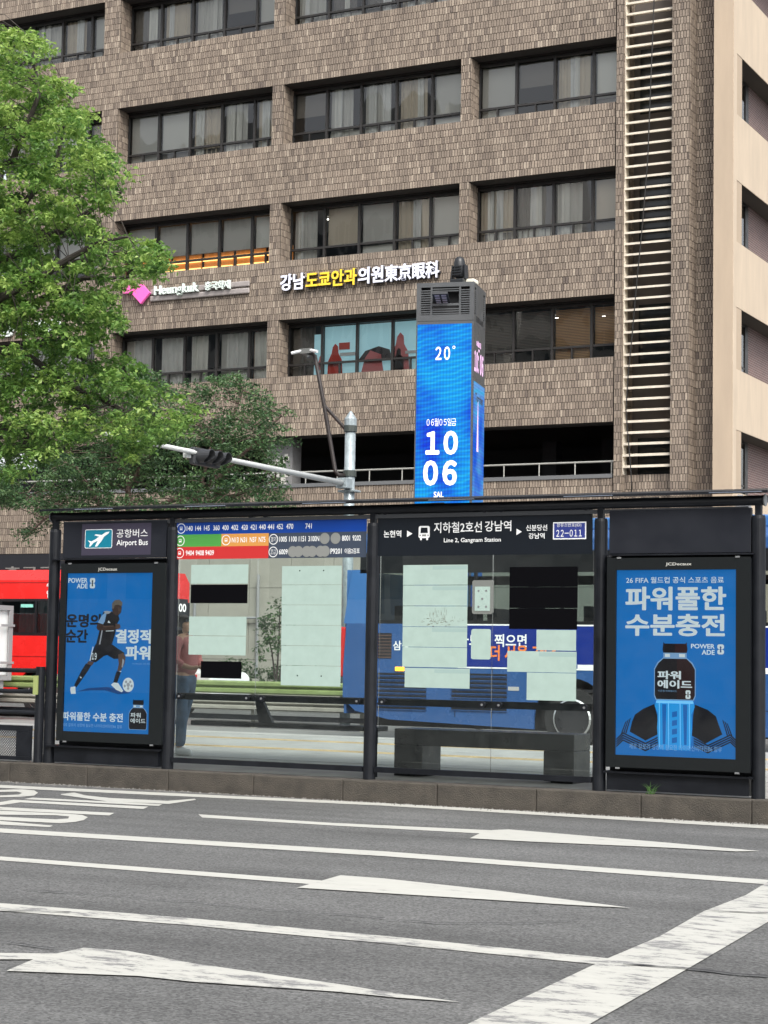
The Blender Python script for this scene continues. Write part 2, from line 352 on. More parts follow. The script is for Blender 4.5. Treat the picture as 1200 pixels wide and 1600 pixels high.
# tactile tiles and paving joints on the platform
tact=mat('tactile_yellow',(0.42,0.33,0.19),0.75,0,.3,3,0,30)
pavem=mat('platform_paver',(0.29,0.295,0.285),0.8,0,.14,2.2,.2,60)
def tile_row(name,x0,n,y0,w_,d_,m,t):
    base=None
    for i in range(n):
        if base is None:
            mb=MB().box(x0+.004,x0+w_-.004,y0+.004,y0+d_-.004,PZ,PZ+t)
            if m is tact:
                for a in range(4):
                    yy=y0+.045+a*.07; mb.box(x0+.02,x0+w_-.02,yy,yy+.03,PZ+t,PZ+t+.005)
            base=obj(name,mb,m,plat)
        else:
            c=base.copy(); COL.objects.link(c); c.location=base.location+Vector((i*w_,0,random.uniform(0,.0015)))
tile_row('tactile_tile',-22,45,21.6,.4,.4,tact,.006)
tile_row('tactile_tile',-22,45,23.98,.4,.4,tact,.006)
tile_row('paving_slab',-22,30,22.02,.6,1.94,pavem,.004)
tile_row('paving_slab',-22,30,24.4,.6,1.2,pavem,.004)
tile_row('paving_slab',-22,30,19.4,.6,2.2,pavem,.004)
tile_row('platform_edge_stone',-30,28,25.7,1.0,.5,mat('edge_granite',(0.36,0.36,0.345),0.7,0,.12,20),.004)
lightroad=mat('bus_lane_surface',(0.19,0.19,0.185),0.85,0,.15,1.5,.2,80)
struct('bus_lane',MB().add([(-90,26.25,.004),(40,26.25,.004),(40,33.2,.004),(-90,33.2,.004)],[(0,1,2,3)]),lightroad)
struct('lane_line',MB().add([(-90,27.0,.009),(40,27.0,.009),(40,27.15,.009),(-90,27.15,.009)],[(0,1,2,3)]),paint)
struct('far_pavement',MB().box(-120,40,46.2,53.99,0,.15),mat('far_paving',(0.25,0.24,0.23),0.8,0,.15,3))
# ================================================================== OFFICE BUILDING
def hsv(c): return c
BY=54.0; RD=0.70
mortar=mat('mortar',(0.052,0.043,0.036),0.9,0,.2,10)
def vcmat(name,ramp,rough=0.75,bump=0.0,bscale=60,stain=0.0):
    m=bpy.data.materials.new(name); m.use_nodes=True; n=m.node_tree; b=n.nodes['Principled BSDF']; L=n.links.new
    at=n.nodes.new('ShaderNodeAttribute'); at.attribute_name='shade'
    cr=n.nodes.new('ShaderNodeValToRGB'); e=cr.color_ramp.elements
    e[0].position=ramp[0][0]; e[0].color=(*ramp[0][1],1); e[1].position=ramp[-1][0]; e[1].color=(*ramp[-1][1],1)
    for p,c in ramp[1:-1]: q=e.new(p); q.color=(*c,1)
    L(at.outputs['Fac'],cr.inputs[0])
    geo=n.nodes.new('ShaderNodeNewGeometry'); t=n.nodes.new('ShaderNodeTexNoise'); t.inputs['Scale'].default_value=bscale; t.inputs['Detail'].default_value=3
    L(geo.outputs['Position'],t.inputs['Vector'])
    mp_=n.nodes.new('ShaderNodeMapping'); mp_.inputs['Scale'].default_value=(1,1,.28); L(geo.outputs['Position'],mp_.inputs[0]); t2=n.nodes.new('ShaderNodeTexNoise'); t2.inputs['Scale'].default_value=.9; t2.inputs['Detail'].default_value=7; t2.inputs['Roughness'].default_value=.65; L(mp_.outputs[0],t2.inputs['Vector'])
    a=n.nodes.new('ShaderNodeMath'); a.operation='ADD'; L(t.outputs['Fac'],a.inputs[0]); L(t2.outputs['Fac'],a.inputs[1])
    mr=n.nodes.new('ShaderNodeMapRange'); mr.inputs[1].default_value=.6; mr.inputs[2].default_value=1.4; mr.inputs[3].default_value=1-stain; mr.inputs[4].default_value=1+stain; L(a.outputs[0],mr.inputs[0])
    s_=n.nodes.new('ShaderNodeVectorMath'); s_.operation='SCALE'; L(cr.outputs[0],s_.inputs[0]); L(mr.outputs[0],s_.inputs['Scale']); L(s_.outputs[0],b.inputs['Base Color'])
    b.inputs['Roughness'].default_value=rough
    if bump:
        bp=n.nodes.new('ShaderNodeBump'); bp.inputs['Strength'].default_value=bump; bp.inputs['Distance'].default_value=.01; L(t.outputs['Fac'],bp.inputs['Height']); L(bp.outputs[0],b.inputs['Normal'])
    MATS[name]=m; return m
brickm=vcmat('facade_brick',[(0,(0.112,0.088,0.074)),(.35,(0.185,0.148,0.118)),(.7,(0.262,0.212,0.167)),(1,(0.350,0.292,0.232))],.7,.25,30,.30)
building=thing('office_building','brown brick office block of many storeys with ribbon windows, louvred shaft and parking deck','building',(-28,57,0))
BW,BH=.095,.2233
bricks=[]   # (corner, du, dv, dn, shade)
indiv=[]
def lay(x0,y0,ux,uy,L_,z0,z1,nx,ny,store,seed=0):
    r=random.Random(seed); nr=max(1,round((z1-z0)/BH)); bh=(z1-z0)/nr
    nc=max(1,round(L_/BW)); bw=L_/nc
    for j in range(nr):
        zz=z0+j*bh; off=(bw/2 if j%2 else 0)
        xs=[0]+[off+k*bw for k in range(0 if off else 1,nc+1)]
        xs=[x for x in xs if x<L_-.02]+[L_]
        for a,b in zip(xs,xs[1:]):
            if b-a<.02: continue
            t=r.uniform(.012,.024); sh=min(1,max(0,r.gauss(.56,.19)))
            store.append((x0+ux*(a+.011),y0+uy*(a+.011),zz+.007,ux*(b-a-.022),uy*(b-a-.022),bh-.014,nx*t,ny*t,sh))
def bricks_mesh(name,store):
    A=np.array(store); n=len(A); V=np.zeros((n,8,3))
    p=A[:,0:3]; du=np.c_[A[:,3],A[:,4],np.zeros(n)]; dv=np.c_[np.zeros(n),np.zeros(n),A[:,5]]; dn=np.c_[A[:,6],A[:,7],np.zeros(n)]
    # each brick leans a hair outwards at its foot, as laid shingle-like
    V[:,0]=p;V[:,1]=p+du;V[:,2]=p+du+dv;V[:,3]=p+dv
    V[:,4]=p+dn*1.08;V[:,5]=p+du+dn*1.08;V[:,6]=p+du+dv+dn*.92;V[:,7]=p+dv+dn*.92
    F=np.array([(4,5,6,7),(0,1,5,4),(1,2,6,5),(2,3,7,6),(3,0,4,7)])
    fs=(F[None]+8*np.arange(n)[:,None,None]).reshape(-1,4)
    c=V.reshape(-1,3).mean(0)
    me=bpy.data.meshes.new(name); me.from_pydata((V.reshape(-1,3)-c).tolist(),[],fs.tolist())
    at=me.attributes.new('shade','FLOAT','POINT'); at.data.foreach_set('value',np.repeat(A[:,8],8))
    me.materials.append(brickm); recalc_safe(me)
    return me,Vector(c)
def recalc_safe(me):
    recalc(me)
def front(x0,x1,z0,z1,Y,store=None,seed=0): lay(x0,Y,1,0,x1-x0,z0,z1,0,-1,bricks if store is None else store,seed)
def side(X,y0,y1,z0,z1,store=None,seed=0): lay(X,y0,0,1,y1-y0,z0,z1,1,0,bricks if store is None else store,seed)
XL=-48.0; XR=-20.2
sill=[10.84,14.80,18.83,22.93]; head=[12.78,16.80,20.90,24.90]
PA0,PA1=-20.16,-19.95; LV0,LV1=-19.95,-18.36; PB0,PB1=-18.36,-17.81; PC0,PC1=-17.88,-17.08
core=MB()
bands=[(5.0,7.10),(8.82,10.84),(12.78,14.80),(16.80,18.83),(20.90,22.93),(24.90,27.0)]
for i,(a,b) in enumerate(bands):
    core.box(XL,XR,BY,BY+(RD if i else 3),a,b); front(XL,XR,a,b,BY,seed=i)
    core.box(XL,XR,BY+RD,62,b-.35,b)          # floor slab behind
obj('band_wall',core,mortar,building)
pil=[(-46.75,-46.1),(-39.75,-39.05),(-32.63,-32.19),(-25.52,-25.18)]
for i,(a,b) in enumerate(pil):
    for (s_,h_) in zip(sill,head):
        obj('pilaster',MB().box(a,b,BY+.002,BY+RD+.1,s_,h_),mortar,building); front(a,b,s_,h_,BY+.002,seed=20+i); side(b,BY+.012,BY+RD-.02,s_,h_,seed=30+i)
core=MB(); YP=BY-.06
core.box(PA0,PA1,YP,62,0,27); front(PA0,PA1,0,27,YP,seed=40)
side(PA1,YP+.01,BY+.95,0,27,seed=41)
obj('shaft_pier',core,mortar,building)
core=MB(); core.box(PB0,PB1,YP,62,0,27); front(PB0,PB1,0,27,YP,store=bricks,seed=42); side(PB1,YP+.01,BY+.65,0,27,seed=43)
obj('shaft_pier',core,mortar,building)
core=MB(); core.box(PC0+.08,PC1,BY+.66,62,0,27); front(PC0+.08,PC1,0,27,BY+.66,seed=44); side(PC1,BY+.67,BY+1.2,0,27,seed=45)
obj('shaft_pier',core,mortar,building)
# brick foot under the louvres
core=MB(); core.box(LV0,LV1,BY+.3,BY+.9,0,7.2); front(LV0,LV1,4.5,7.2,BY+.3,seed=46); obj('shaft_apron',core,mortar,building)
# separate the 300 bricks that show largest (lower right piers) as their own objects
A=np.array(bricks); 
dist=np.hypot(A[:,0],A[:,1])+ (A[:,2]-10)*.0
vis=(A[:,2]>6.6)&(A[:,2]<21.5)
key=np.where(vis,dist-0.35*np.abs(A[:,6])*0,1e9)
sel=set(np.argsort(np.where(vis&(A[:,2]<14),dist,1e9))[:300].tolist())
rest=[b for i,b in enumerate(bricks) if i not in sel]
me,c=bricks_mesh('brickwork',rest)
bo=bpy.data.objects.new('brickwork',me); COL.objects.link(bo); bo.parent=building; bo.location=c-building.location; bo['kind']='stuff'
for i in sel:
    me,c=bricks_mesh('brick',[bricks[i]]); o=bpy.data.objects.new('brick',me); COL.objects.link(o); o.parent=building; o.location=c-building.location
# louvres
louvm=mat('louvre_cream',(0.66,0.60,0.50),0.6,0,.12,8)
lz0=7.42; nl=43
lmb=MB()
l0=obj('louvre',MB().prism([(BY+.12,lz0-.02),(BY+.12,lz0+.045),(BY+.42,lz0+.10),(BY+.42,lz0+.05)],'x',LV0+.03,LV1-.005),louvm,building)
for i in range(1,nl+1):
    c=l0.copy(); COL.objects.link(c); c.location=l0.location+Vector((0,0,i*.3455+random.uniform(-.004,.004)))
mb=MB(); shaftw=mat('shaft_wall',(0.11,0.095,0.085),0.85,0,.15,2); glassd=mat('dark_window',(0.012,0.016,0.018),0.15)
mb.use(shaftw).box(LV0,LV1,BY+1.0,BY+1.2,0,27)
for (s_,h_) in zip([6.4]+sill,[8.6]+head): mb.use(glassd).box(LV0+.2,LV1,BY+.97,BY+.998,s_-.2,h_-.2)
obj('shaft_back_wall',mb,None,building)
mb=MB().use(louvm).box(LV0+.001,LV0+.03,BY+.1,BY+.45,7.2,27); obj('louvre_frame',mb,None,building)
# loose cable hanging down the shaft
cab=mat('cable_black',(0.012,0.012,0.012),.5)
P=[onY(x,y,BY-.12) for x,y in [(1025,-40),(1022,0),(1018,100),(1012,250),(1004,350),(996,430),(988,520),(982,580),(978,640),(982,690),(986,740),(987,770)]]
obj('hanging_cable',MB().tube(P,.018,6),cab,building,smooth=True)
# windows
frm=mat('window_frame',(0.022,0.020,0.019),0.4,0,.1,8)
BL=[mat('blind_grey',(0.66,0.64,0.58),.8),mat('blind_beige',(0.70,0.60,0.46),.8),mat('blind_dark',(0.20,0.18,0.155),.8),mat('blind_pale',(0.86,0.84,0.76),.8),mat('blind_amber',(0.60,0.36,0.18),.8)]
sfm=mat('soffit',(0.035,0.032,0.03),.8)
curt=mat('curtain_white',(0.86,0.85,0.80),.9)
GY=BY+RD
wr=random.Random(11)
muralb=mat('mural_pale_blue',(0.45,0.74,0.80),.6,emit=(.35,.62,.7),estr=.22); muralr=mat('mural_red',(0.75,0.06,0.03),.6); muralp=mat('mural_pink',(0.80,0.22,0.22),.6); murald=mat('mural_dark',(0.05,0.04,0.04),.6)  # pale blue glows faintly, the lit room's light put into the mural
warm=mat('warm_lamp',(0.8,0.5,0.2),.5,emit=(1,.55,.18),estr=1.6); cool=mat('ceiling_lamp',(0.8,0.8,0.8),.5,emit=(1,.95,.88),estr=4.0)
def blindgeo(mb,x0,x1,z0,z1,y,m,slat=False):
    mb.use(m)
    if slat:
        n=int((z1-z0)/.05)
        for k in range(n): mb.box(x0,x1,y,y+.012,z0+k*.05,z0+k*.05+.036)
    else: mb.box(x0,x1,y,y+.02,z0,z1)
def curtaingeo(mb,x0,x1,z0,z1,y,m,r):
    mb.use(m); n=max(4,int((x1-x0)/.04)); vs=[]
    for k in range(n+1):
        x=x0+(x1-x0)*k/n; yy=y+.03*math.sin(k*1.3+r.random())
        vs+=[(x,yy,z0),(x+r.uniform(-.02,.02),yy,z1)]
    mb.add(vs,[(2*k,2*k+2,2*k+3,2*k+1) for k in range(n)])
def window_bay(x0,x1,z0,z1,style,row,bay):
    tz=z0+.50; hz=z1-.16
    mb=MB(); mb.box(x0,x1,GY-.06,GY+.05,z0,z0+.06); mb.box(x0,x1,GY-.06,GY+.05,hz,hz+.07); mb.box(x0,x1,GY-.05,GY+.05,tz-.035,tz+.035)
    mb.box(x0,x1,GY-.16,GY-.10,hz+.10,hz+.14)
    mb.box(x0,x1,GY-.04,GY+.04,hz+.07,z1)
    xs=[x0]; 
    while xs[-1]+1.33<x1-.35: xs.append(xs[-1]+1.33)
    xs.append(x1)
    for x in xs: mb.box(x-.04 if x>x0 else x,x+.04 if x<x1 else x,GY-.065,GY+.055,z0+.06,hz)
    low=[]
    for i,(a,b) in enumerate(zip(xs,xs[1:])):
        if wr.random()<.55 and b-a>1: 
            mx=(a+b)/2; mb.box(mx-.025,mx+.025,GY-.045,GY+.045,z0+.06,tz-.035); low+=[(a+.04,mx-.025),(mx+.025,b-.04)]
        else: low.append((a+.04,b-.04))
    wn=obj('window',mb,frm,building)
    def pane(a,b,c,d):
        t=wr.uniform(-.010,.010); u=wr.uniform(-.004,.010)
        q=MB().add([(a,GY+t*(b-a),c),(b,GY-t*(b-a),c),(b,GY-t*(b-a)+u,d),(a,GY+t*(b-a)+u,d)],[(0,1,2,3)]); obj('pane',q,bwglass,wn,fix=False)
    for a,b in zip(xs,xs[1:]): pane(a+.04,b-.04,tz+.035,hz)
    for a,b in low: pane(a,b,z0+.06,tz-.035)
    bm_=MB()
    for i,(a,b) in enumerate(zip(xs,xs[1:])):
        a+=.05;b-=.05
        if style=='mural':
            if i==0:
                blindgeo(bm_,a,a+.55,z0+.06,hz,GY+.25,BL[2]); curtaingeo(bm_,a+.3,b-.35,z0+.06,hz,GY+.2,BL[2],wr); blindgeo(bm_,b-.36,b,z0+.06,hz-.25,GY+.15,muralb)
            else: blindgeo(bm_,a-.05,b+.05,z0+.06,hz-.02,GY+.15,muralb)
        elif style=='slat':
            blindgeo(bm_,a,b,tz+.05 if wr.random()<.5 else z0+.1,hz-.02,GY+.14,wr.choice([BL[2],BL[4],BL[2]]),True)
        elif style=='warm':
            k=wr.random(); blindgeo(bm_,a,b,z0+.75,hz,GY+.16,BL[wr.choice([0,3,0])])
            bm_.use(BL[4]).box(a,b,GY+1.0,GY+1.02,z0+.1,z0+.95); bm_.use(warm).box(a,b,GY+.9,GY+.95,z0+.66,z0+.78); bm_.box(a,b,GY+.9,GY+.95,z0+.36,z0+.44)
        elif style=='mixed':
            m_=wr.choice([BL[4],BL[0],BL[1],BL[2]])
            if wr.random()<.5: blindgeo(bm_,a,b,z0+.1,hz,GY+.2,m_,m_ in (BL[4],BL[1]))
            curtaingeo(bm_,a+wr.uniform(0,.4),a+wr.uniform(.6,1.2) if b-a>1 else b,z0+.06,hz,GY+.15,wr.choice([curt,BL[1],BL[3]]),wr)
        else:
            k=wr.random()
            if k<.40: blindgeo(bm_,a,b,tz if wr.random()<.45 else tz-.3*wr.random(),hz,GY+.15,wr.choice([BL[0],BL[0],BL[1],BL[3]]))
            elif k<.90:
                curtaingeo(bm_,a,b-wr.uniform(0,.4),z0+.06,hz,GY+.18,wr.choice([BL[0],BL[1],BL[2]]),wr)
                for q_ in range(wr.choice([1,2])):
                    if b-a>.9: xx=a+wr.uniform(.05,.7); curtaingeo(bm_,xx,xx+wr.uniform(.12,.35),z0+.06,hz,GY+.12,wr.choice([curt,BL[3]]),wr)  # narrow pale curtains, shaped to stand for bright reflection streaks too
            else: blindgeo(bm_,a,b,tz+.6,hz,GY+.15,BL[2])
            if wr.random()<.5: blindgeo(bm_,a,b,z0+.1,tz-.05,GY+.16,wr.choice([BL[0],BL[3],BL[2]]))
    if style=='mural':
        def fig(cx,z,s,m):
            bm_.use(m).prism([(cx-.30*s,z),(cx+.30*s,z),(cx+.26*s,z+.55*s),(cx+.12*s,z+.78*s),(cx+.10*s,z+1.02*s),(cx,z+1.12*s),(cx-.10*s,z+1.0*s),(cx-.14*s,z+.78*s),(cx-.28*s,z+.5*s)],'y',GY+.11,GY+.14)
        fig(x0+1.75,z0+.1,.95,muralr); fig(x0+1.2,z0+.3,.45,muralp); fig(x0+4.2,z0+.1,1.15,muralp); fig(x0+4.15,z0+.1,.7,muralr)
        bm_.use(muralr).box(x0+1.9,x0+2.3,GY+.10,GY+.13,z0+.95,z0+1.18)
        bm_.use(white).box(x0+1.95,x0+2.6,GY+.09,GY+.10,z0+.72,z0+.84); bm_.box(x0+4.4,x0+5.0,GY+.09,GY+.10,z0+.66,z0+.76)
        bm_.use(murald).prism([(x0+2.6,z0+.5),(x0+3.9,z0+.5),(x0+3.8,z0+.85),(x0+3.4,z0+.98),(x0+2.9,z0+.85)],'y',GY+.11,GY+.145)
        bm_.use(muralp).prism([(x0+2.75,z0+.08),(x0+3.6,z0+.08),(x0+3.5,z0+.7),(x0+3.1,z0+.85),(x0+2.9,z0+.6)],'y',GY+.09,GY+.108)
    obj('blind',bm_,None,wn)
    if style in('slat','mural','lit'):
        lb=MB()
        for k in range(4): 
            xx=x0+.7+k*1.5; lb.disc((xx,BY+1.9+wr.uniform(0,.8),hz-.03),.06,'z',.02,10)
        obj('ceiling_lamp',lb,cool,wn)
STY={(0,0):'plain',(0,1):'mixed',(0,2):'mural',(0,3):'slat',(1,0):'plain',(1,1):'warm',(1,2):'lit',(1,3):'plain'}
spans=[(-46.1,-39.75),(-39.05,-32.63),(-32.19,-25.52),(-25.18,XR+.002)]
for r_,(s_,h_) in enumerate(zip(sill,head)):
    for b_,(a,b) in enumerate(spans): window_bay(a,b-(.0 if b_<3 else .02),s_,h_,STY.get((r_,b_),'plain'),r_,b_)
mb=MB()
for (s_,h_) in zip(sill+[7.1],head+[8.82]):
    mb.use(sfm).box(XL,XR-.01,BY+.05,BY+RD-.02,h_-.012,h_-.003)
    mb.use(mat('sill_top',(0.16,0.14,0.12),.8)).box(XL,XR-.01,BY+.03,BY+RD-.08,s_+.002,s_+.012)
obj('soffit_lining',mb,None,building)
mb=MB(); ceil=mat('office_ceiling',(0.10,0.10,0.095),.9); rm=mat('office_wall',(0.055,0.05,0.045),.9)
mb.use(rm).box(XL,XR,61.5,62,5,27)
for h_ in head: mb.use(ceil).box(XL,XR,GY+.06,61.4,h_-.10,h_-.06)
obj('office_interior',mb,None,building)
# parking deck opening: rail, ledge, worn concrete pillar, dark columns
railm=mat('rail_steel',(0.40,0.40,0.37),.35,.3)
mb=MB().tube([(XL,BY+.15,7.62),(XR,BY+.15,7.62)],.03,8)
for k in range(24): mb.tube([(XR-.1-k*1.2,BY+.15,7.2),(XR-.1-k*1.2,BY+.15,7.62)],.02,6)
obj('parking_rail',mb,railm,building)
obj('parking_ledge',MB().box(XL,XR-.01,BY-.05,BY+.5,7.1,7.22),mat('ledge',(0.13,0.135,0.14),.6),building)
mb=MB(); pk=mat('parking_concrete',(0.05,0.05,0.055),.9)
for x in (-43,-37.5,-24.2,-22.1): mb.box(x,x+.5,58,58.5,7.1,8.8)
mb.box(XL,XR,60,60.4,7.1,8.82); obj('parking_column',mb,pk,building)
a=onY(418,700,BY+.5)[0]; b=onY(457,700,BY+.5)[0]
mb=MB(); mb.use(mat('grey_render',(0.20,0.20,0.20),.9,0,.2,4)).box(a,b,BY+.5,BY+1.1,7.1,8.81)
r=random.Random(3); mb.use(mat('old_white_render',(0.55,0.54,0.50),.9,0,.2,10))
for k in range(26):
    x=r.uniform(a,b-.2); z=r.uniform(7.15,8.1); mb.box(x,x+r.uniform(.06,.2),BY+.485,BY+.499,z,z+r.uniform(.05,.22))
obj('worn_pillar',mb,None,building)
# ground floor: dark sign board, stone panels
mb=MB().box(-50,-38,BY-.12,BY+.6,4.1,4.98); obj('sign_fascia',mb,mat('fascia_black',(0.012,0.012,0.016),.4),building)
mb=MB(); grl=mat('dull_letters',(0.18,0.17,0.16),.5)
put_text(mb,'흥국금융프라자',(-43.35,BY-.125,4.05),XU,ZU,5.3,.5,grl,.01,.03); obj('fascia_letters',mb,None,building)
mb=MB().box(-50,-38,BY+.1,BY+.5,0,4.1); obj('shopfront',mb,mat('shopfront_dark',(0.03,0.03,0.035),.3),building)
mb=MB().box(-38,XR,BY+.12,BY+.6,0,4.99); obj('ground_floor_wall',mb,mat('panel_joint',(0.10,0.10,0.09),.9),building)
stone=mat('stone_panel',(0.31,0.305,0.265),.7,0,.07,1.5,.1,30)
sp=None
for i in range(11):
    for j in range(4):
        x=-37.98+i*1.615; z=.16+j*1.2
        if sp is None: sp=obj('stone_panel',MB().box(x+.008,x+1.607,BY+.05,BY+.12,z+.008,z+1.192),stone,building)
        else:
            c=sp.copy(); COL.objects.link(c); c.location=sp.location+Vector((i*1.615,random.uniform(-.006,.006),j*1.2))
mb=MB()
for x in (-36.7,-35.2,-32.7): mb.tube([(x,BY-.1,.15),(x,BY-.1,4.2)],.05,8)
mb.tube([(-33.5,BY-.1,2.75),(-32.7,BY-.1,2.75)],.04,8)
obj('wall_pipe',mb,mat('pipe_grey',(0.25,0.26,0.27),.5),building)
# beige wing
WX=-16.35; beige=mat('beige_render',(0.52,0.43,0.33),.85,0,.10,2.2,.15,40,zsq=.18,vdet=8); beige2=mat('beige_shaded',(0.42,0.335,0.25),.85,0,.08,2.2,.15,40,zsq=.15,vdet=8)  # front strip takes a darker copy of the beige, its weaker light painted in
purp=bpy.data.materials.new('wing_brick'); purp.use_nodes=True; n=purp.node_tree; bt=n.nodes.new('ShaderNodeTexBrick'); b_=n.nodes['Principled BSDF']
geo=n.nodes.new('ShaderNodeNewGeometry'); sx=n.nodes.new('ShaderNodeSeparateXYZ'); cx=n.nodes.new('ShaderNodeCombineXYZ')
n.links.new(geo.outputs['Position'],sx.inputs[0]); n.links.new(sx.outputs['Y'],cx.inputs['X']); n.links.new(sx.outputs['Z'],cx.inputs['Y']); n.links.new(cx.outputs[0],bt.inputs['Vector'])
bt.inputs['Color1'].default_value=(.16,.095,.09,1); bt.inputs['Color2'].default_value=(.12,.075,.075,1); bt.inputs['Mortar'].default_value=(.26,.23,.22,1); bt.inputs['Scale'].default_value=1.0
bt.inputs['Brick Width'].default_value=.21; bt.inputs['Row Height'].default_value=.075; bt.inputs['Mortar Size'].default_value=.009
n.links.new(bt.outputs['Color'],b_.inputs['Base Color']); b_.inputs['Roughness'].default_value=.8
wing=thing('side_wing','cream rendered wing with recessed strip windows at the right end of the brown block','building',(WX,60,0))
wh=[19.86,15.97,12.12,8.43]; zc=[0]
zs=[(-.0,8.43-1.86)]
mb=MB(); mb.use(beige)
lv=[0]+[z for h_ in reversed(wh) for z in (h_-1.87,h_)]+[22.0,23.8,27]
for k in range(0,len(lv),2):
    if k+1<len(lv): mb.box(WX-.70,WX,54.62,80,lv[k],lv[k+1]); mb.box(WX-.6,WX,53.72,54.619,lv[k],lv[k+1])
mb.box(WX-.25,WX-.001,53.721,54.05,0,26.9)
obj('wall',mb,None,wing)
mb=MB().box(PC1+.001+.12,WX-.01,53.70,54.6,0,26.95); obj('corner_strip',mb,beige2,wing)
mb=MB(); 
for h_ in wh+[23.8]:
    mb.use(purp).box(WX-.70,WX-.62,float(onX(1168,300,WX-.62)[1]),79.9,h_-1.87,h_); mb.use(sfm).box(WX-.66,WX-.02,54.06,79.9,h_-.011,h_-.003)
obj('recessed_brick_wall',mb,None,wing)
for h_ in wh:
    z0=h_-1.87; z1=h_-.10; X=WX-.62; y1=float(onX(1168,300,X)[1]); y0=55.2; yb=float(onX(1163.5,300,X)[1])
    mb=MB().box(X-.06,X+.02,y0,y0+.07,z0,z1).box(X-.06,X+.03,yb,y1,z0,z1).box(X-.06,X+.02,y0,y1,z1,z1+.1).box(X-.06,X+.02,y0,yb,z0,z0+.06).box(X-.05,X+.015,y0,yb,z0+.42,z0+.48)
    wn=obj('window',mb,frm,wing)
    obj('pane',MB().add([(X,y0+.07,z0+.06),(X,yb,z0+.06),(X,yb,z1),(X,y0+.07,z1)],[(0,1,2,3)]),bwglass,wn)
    obj('blind',MB().use(BL[0]).box(X-.2,X-.18,y0,y1,z0+.9,z1).use(mat('pale_board',(.75,.82,.82),.7)).box(X-.2,X-.18,y0,y1,z0+.05,z0+.89),None,wn)
mb=MB().use(mat('shed_roof',(0.25,0.26,0.28),.5)).prism([(53.9,5.9),(55.4,5.9),(55.0,6.35),(54.2,6.5)],'x',WX-.3,WX+.15); obj('vent_hood',mb,None,wing)
# signs on the facade
def channel(name,pieces,label,cat,Y):
    t=thing(name,label,cat,(pieces[0][1],Y,pieces[0][3]))
    for s,x0,x1,z0,z1,m,dp in pieces:
        mb=MB(); put_text(mb,s,(x0,Y,z0),XU,ZU,x1-x0,z1-z0,m,.022,dp,lift=.02)
        # letter returns darker: a second, deeper copy just behind the lit face
        put_text(mb,s,(x0+.012,Y,z0-.012),XU,ZU,x1-x0,z1-z0,M('letter_return'),.022,dp-.015,lift=.012)
        obj('lettering',mb,None,t)
    return t
mat('letter_return',(0.035,0.035,0.04),.5)
ledw=mat('lit_letter_white',(0.75,0.76,0.85),.5,emit=(.75,.78,1),estr=.15); ledy=mat('lit_letter_yellow',(0.80,0.55,0.04),.5,emit=(1,.68,.05),estr=.12)
SY=BY-.03
x0=onY(441,445,SY)[0]; x1=onY(689,420,SY)[0]; n_=12; cw=(x1-x0)/12.0
z0=13.74; z1=14.30
sg=channel('clinic_sign',[('강남',x0,x0+2*cw-.05,z0,z1,ledw,.13),('도쿄안과',x0+2*cw,x0+6*cw-.05,z0,z1,ledy,.13),('의원',x0+6*cw,x0+8*cw-.05,z0,z1,ledw,.13),('東京眼科',x0+8*cw,x1,z0,z1,ledw,.13)],
 'white and yellow raised letters on the brown facade left of the screen tower','sign',SY)
hk=thing('insurance_sign','grey rounded bar with white letters and pink diamonds on the brown facade behind the tree','sign',(-37,SY,13.8))
hx0=onY(236,460,SY)[0]; hx1=onY(391,450,SY)[0]; barm=mat('sign_bar',(0.30,0.27,0.26),.5,0,.15,3)
for zz in (13.78,14.02):
    obj('sign_bar',MB().box(hx0,hx1,SY-.08,SY,zz,zz+.20),barm,hk,bevel=.06)
mb=MB(); wl=mat('sign_white',(0.72,0.80,0.76),.4); a=onY(245,462,SY)[0]; b=onY(314,455,SY)[0]
put_text(mb,'Heungkuk',(a,SY-.09,13.88),XU,ZU,b-a,.42,wl,.018,.10); obj('lettering',mb,None,hk); mb=MB()
a=onY(324,455,SY)[0]; b=onY(363,449,SY)[0]; put_text(mb,'흥국화재',(a,SY-.09,13.98),XU,ZU,b-a,.30,wl,.018,.10)
obj('lettering',mb,None,hk)
pk_=mat('pink_panel',(0.85,0.12,0.42),.4,emit=(.9,.15,.5),estr=.15)
for (px,pz,s_) in ((225,460,.36),(205,450,.21)):
    X=onY(px,pz,SY)[0]; Z=onY(px,pz,SY)[2]
    pts=[(X-s_,Z),(X,Z-s_),(X+s_,Z),(X,Z+s_)] if s_>.3 else [(X-s_,Z-s_),(X+s_,Z-s_),(X+s_,Z+s_),(X-s_,Z+s_)]
    obj('diamond',MB().prism(pts,'y',SY-.2,SY-.09 if s_<.3 else SY-.085),pk_,hk)
h2=thing('facade_letters','large white letters on the brown facade, mostly hidden by the green tree','sign',(-44,SY,12.9))
mb=MB(); a=onY(2,510,SY)[0]; b=onY(95,500,SY)[0]; put_text(mb,'흥국생명',(a,SY-.001,12.95),XU,ZU,b-a,.52,wl,.03,.10); obj('lettering',mb,None,h2)
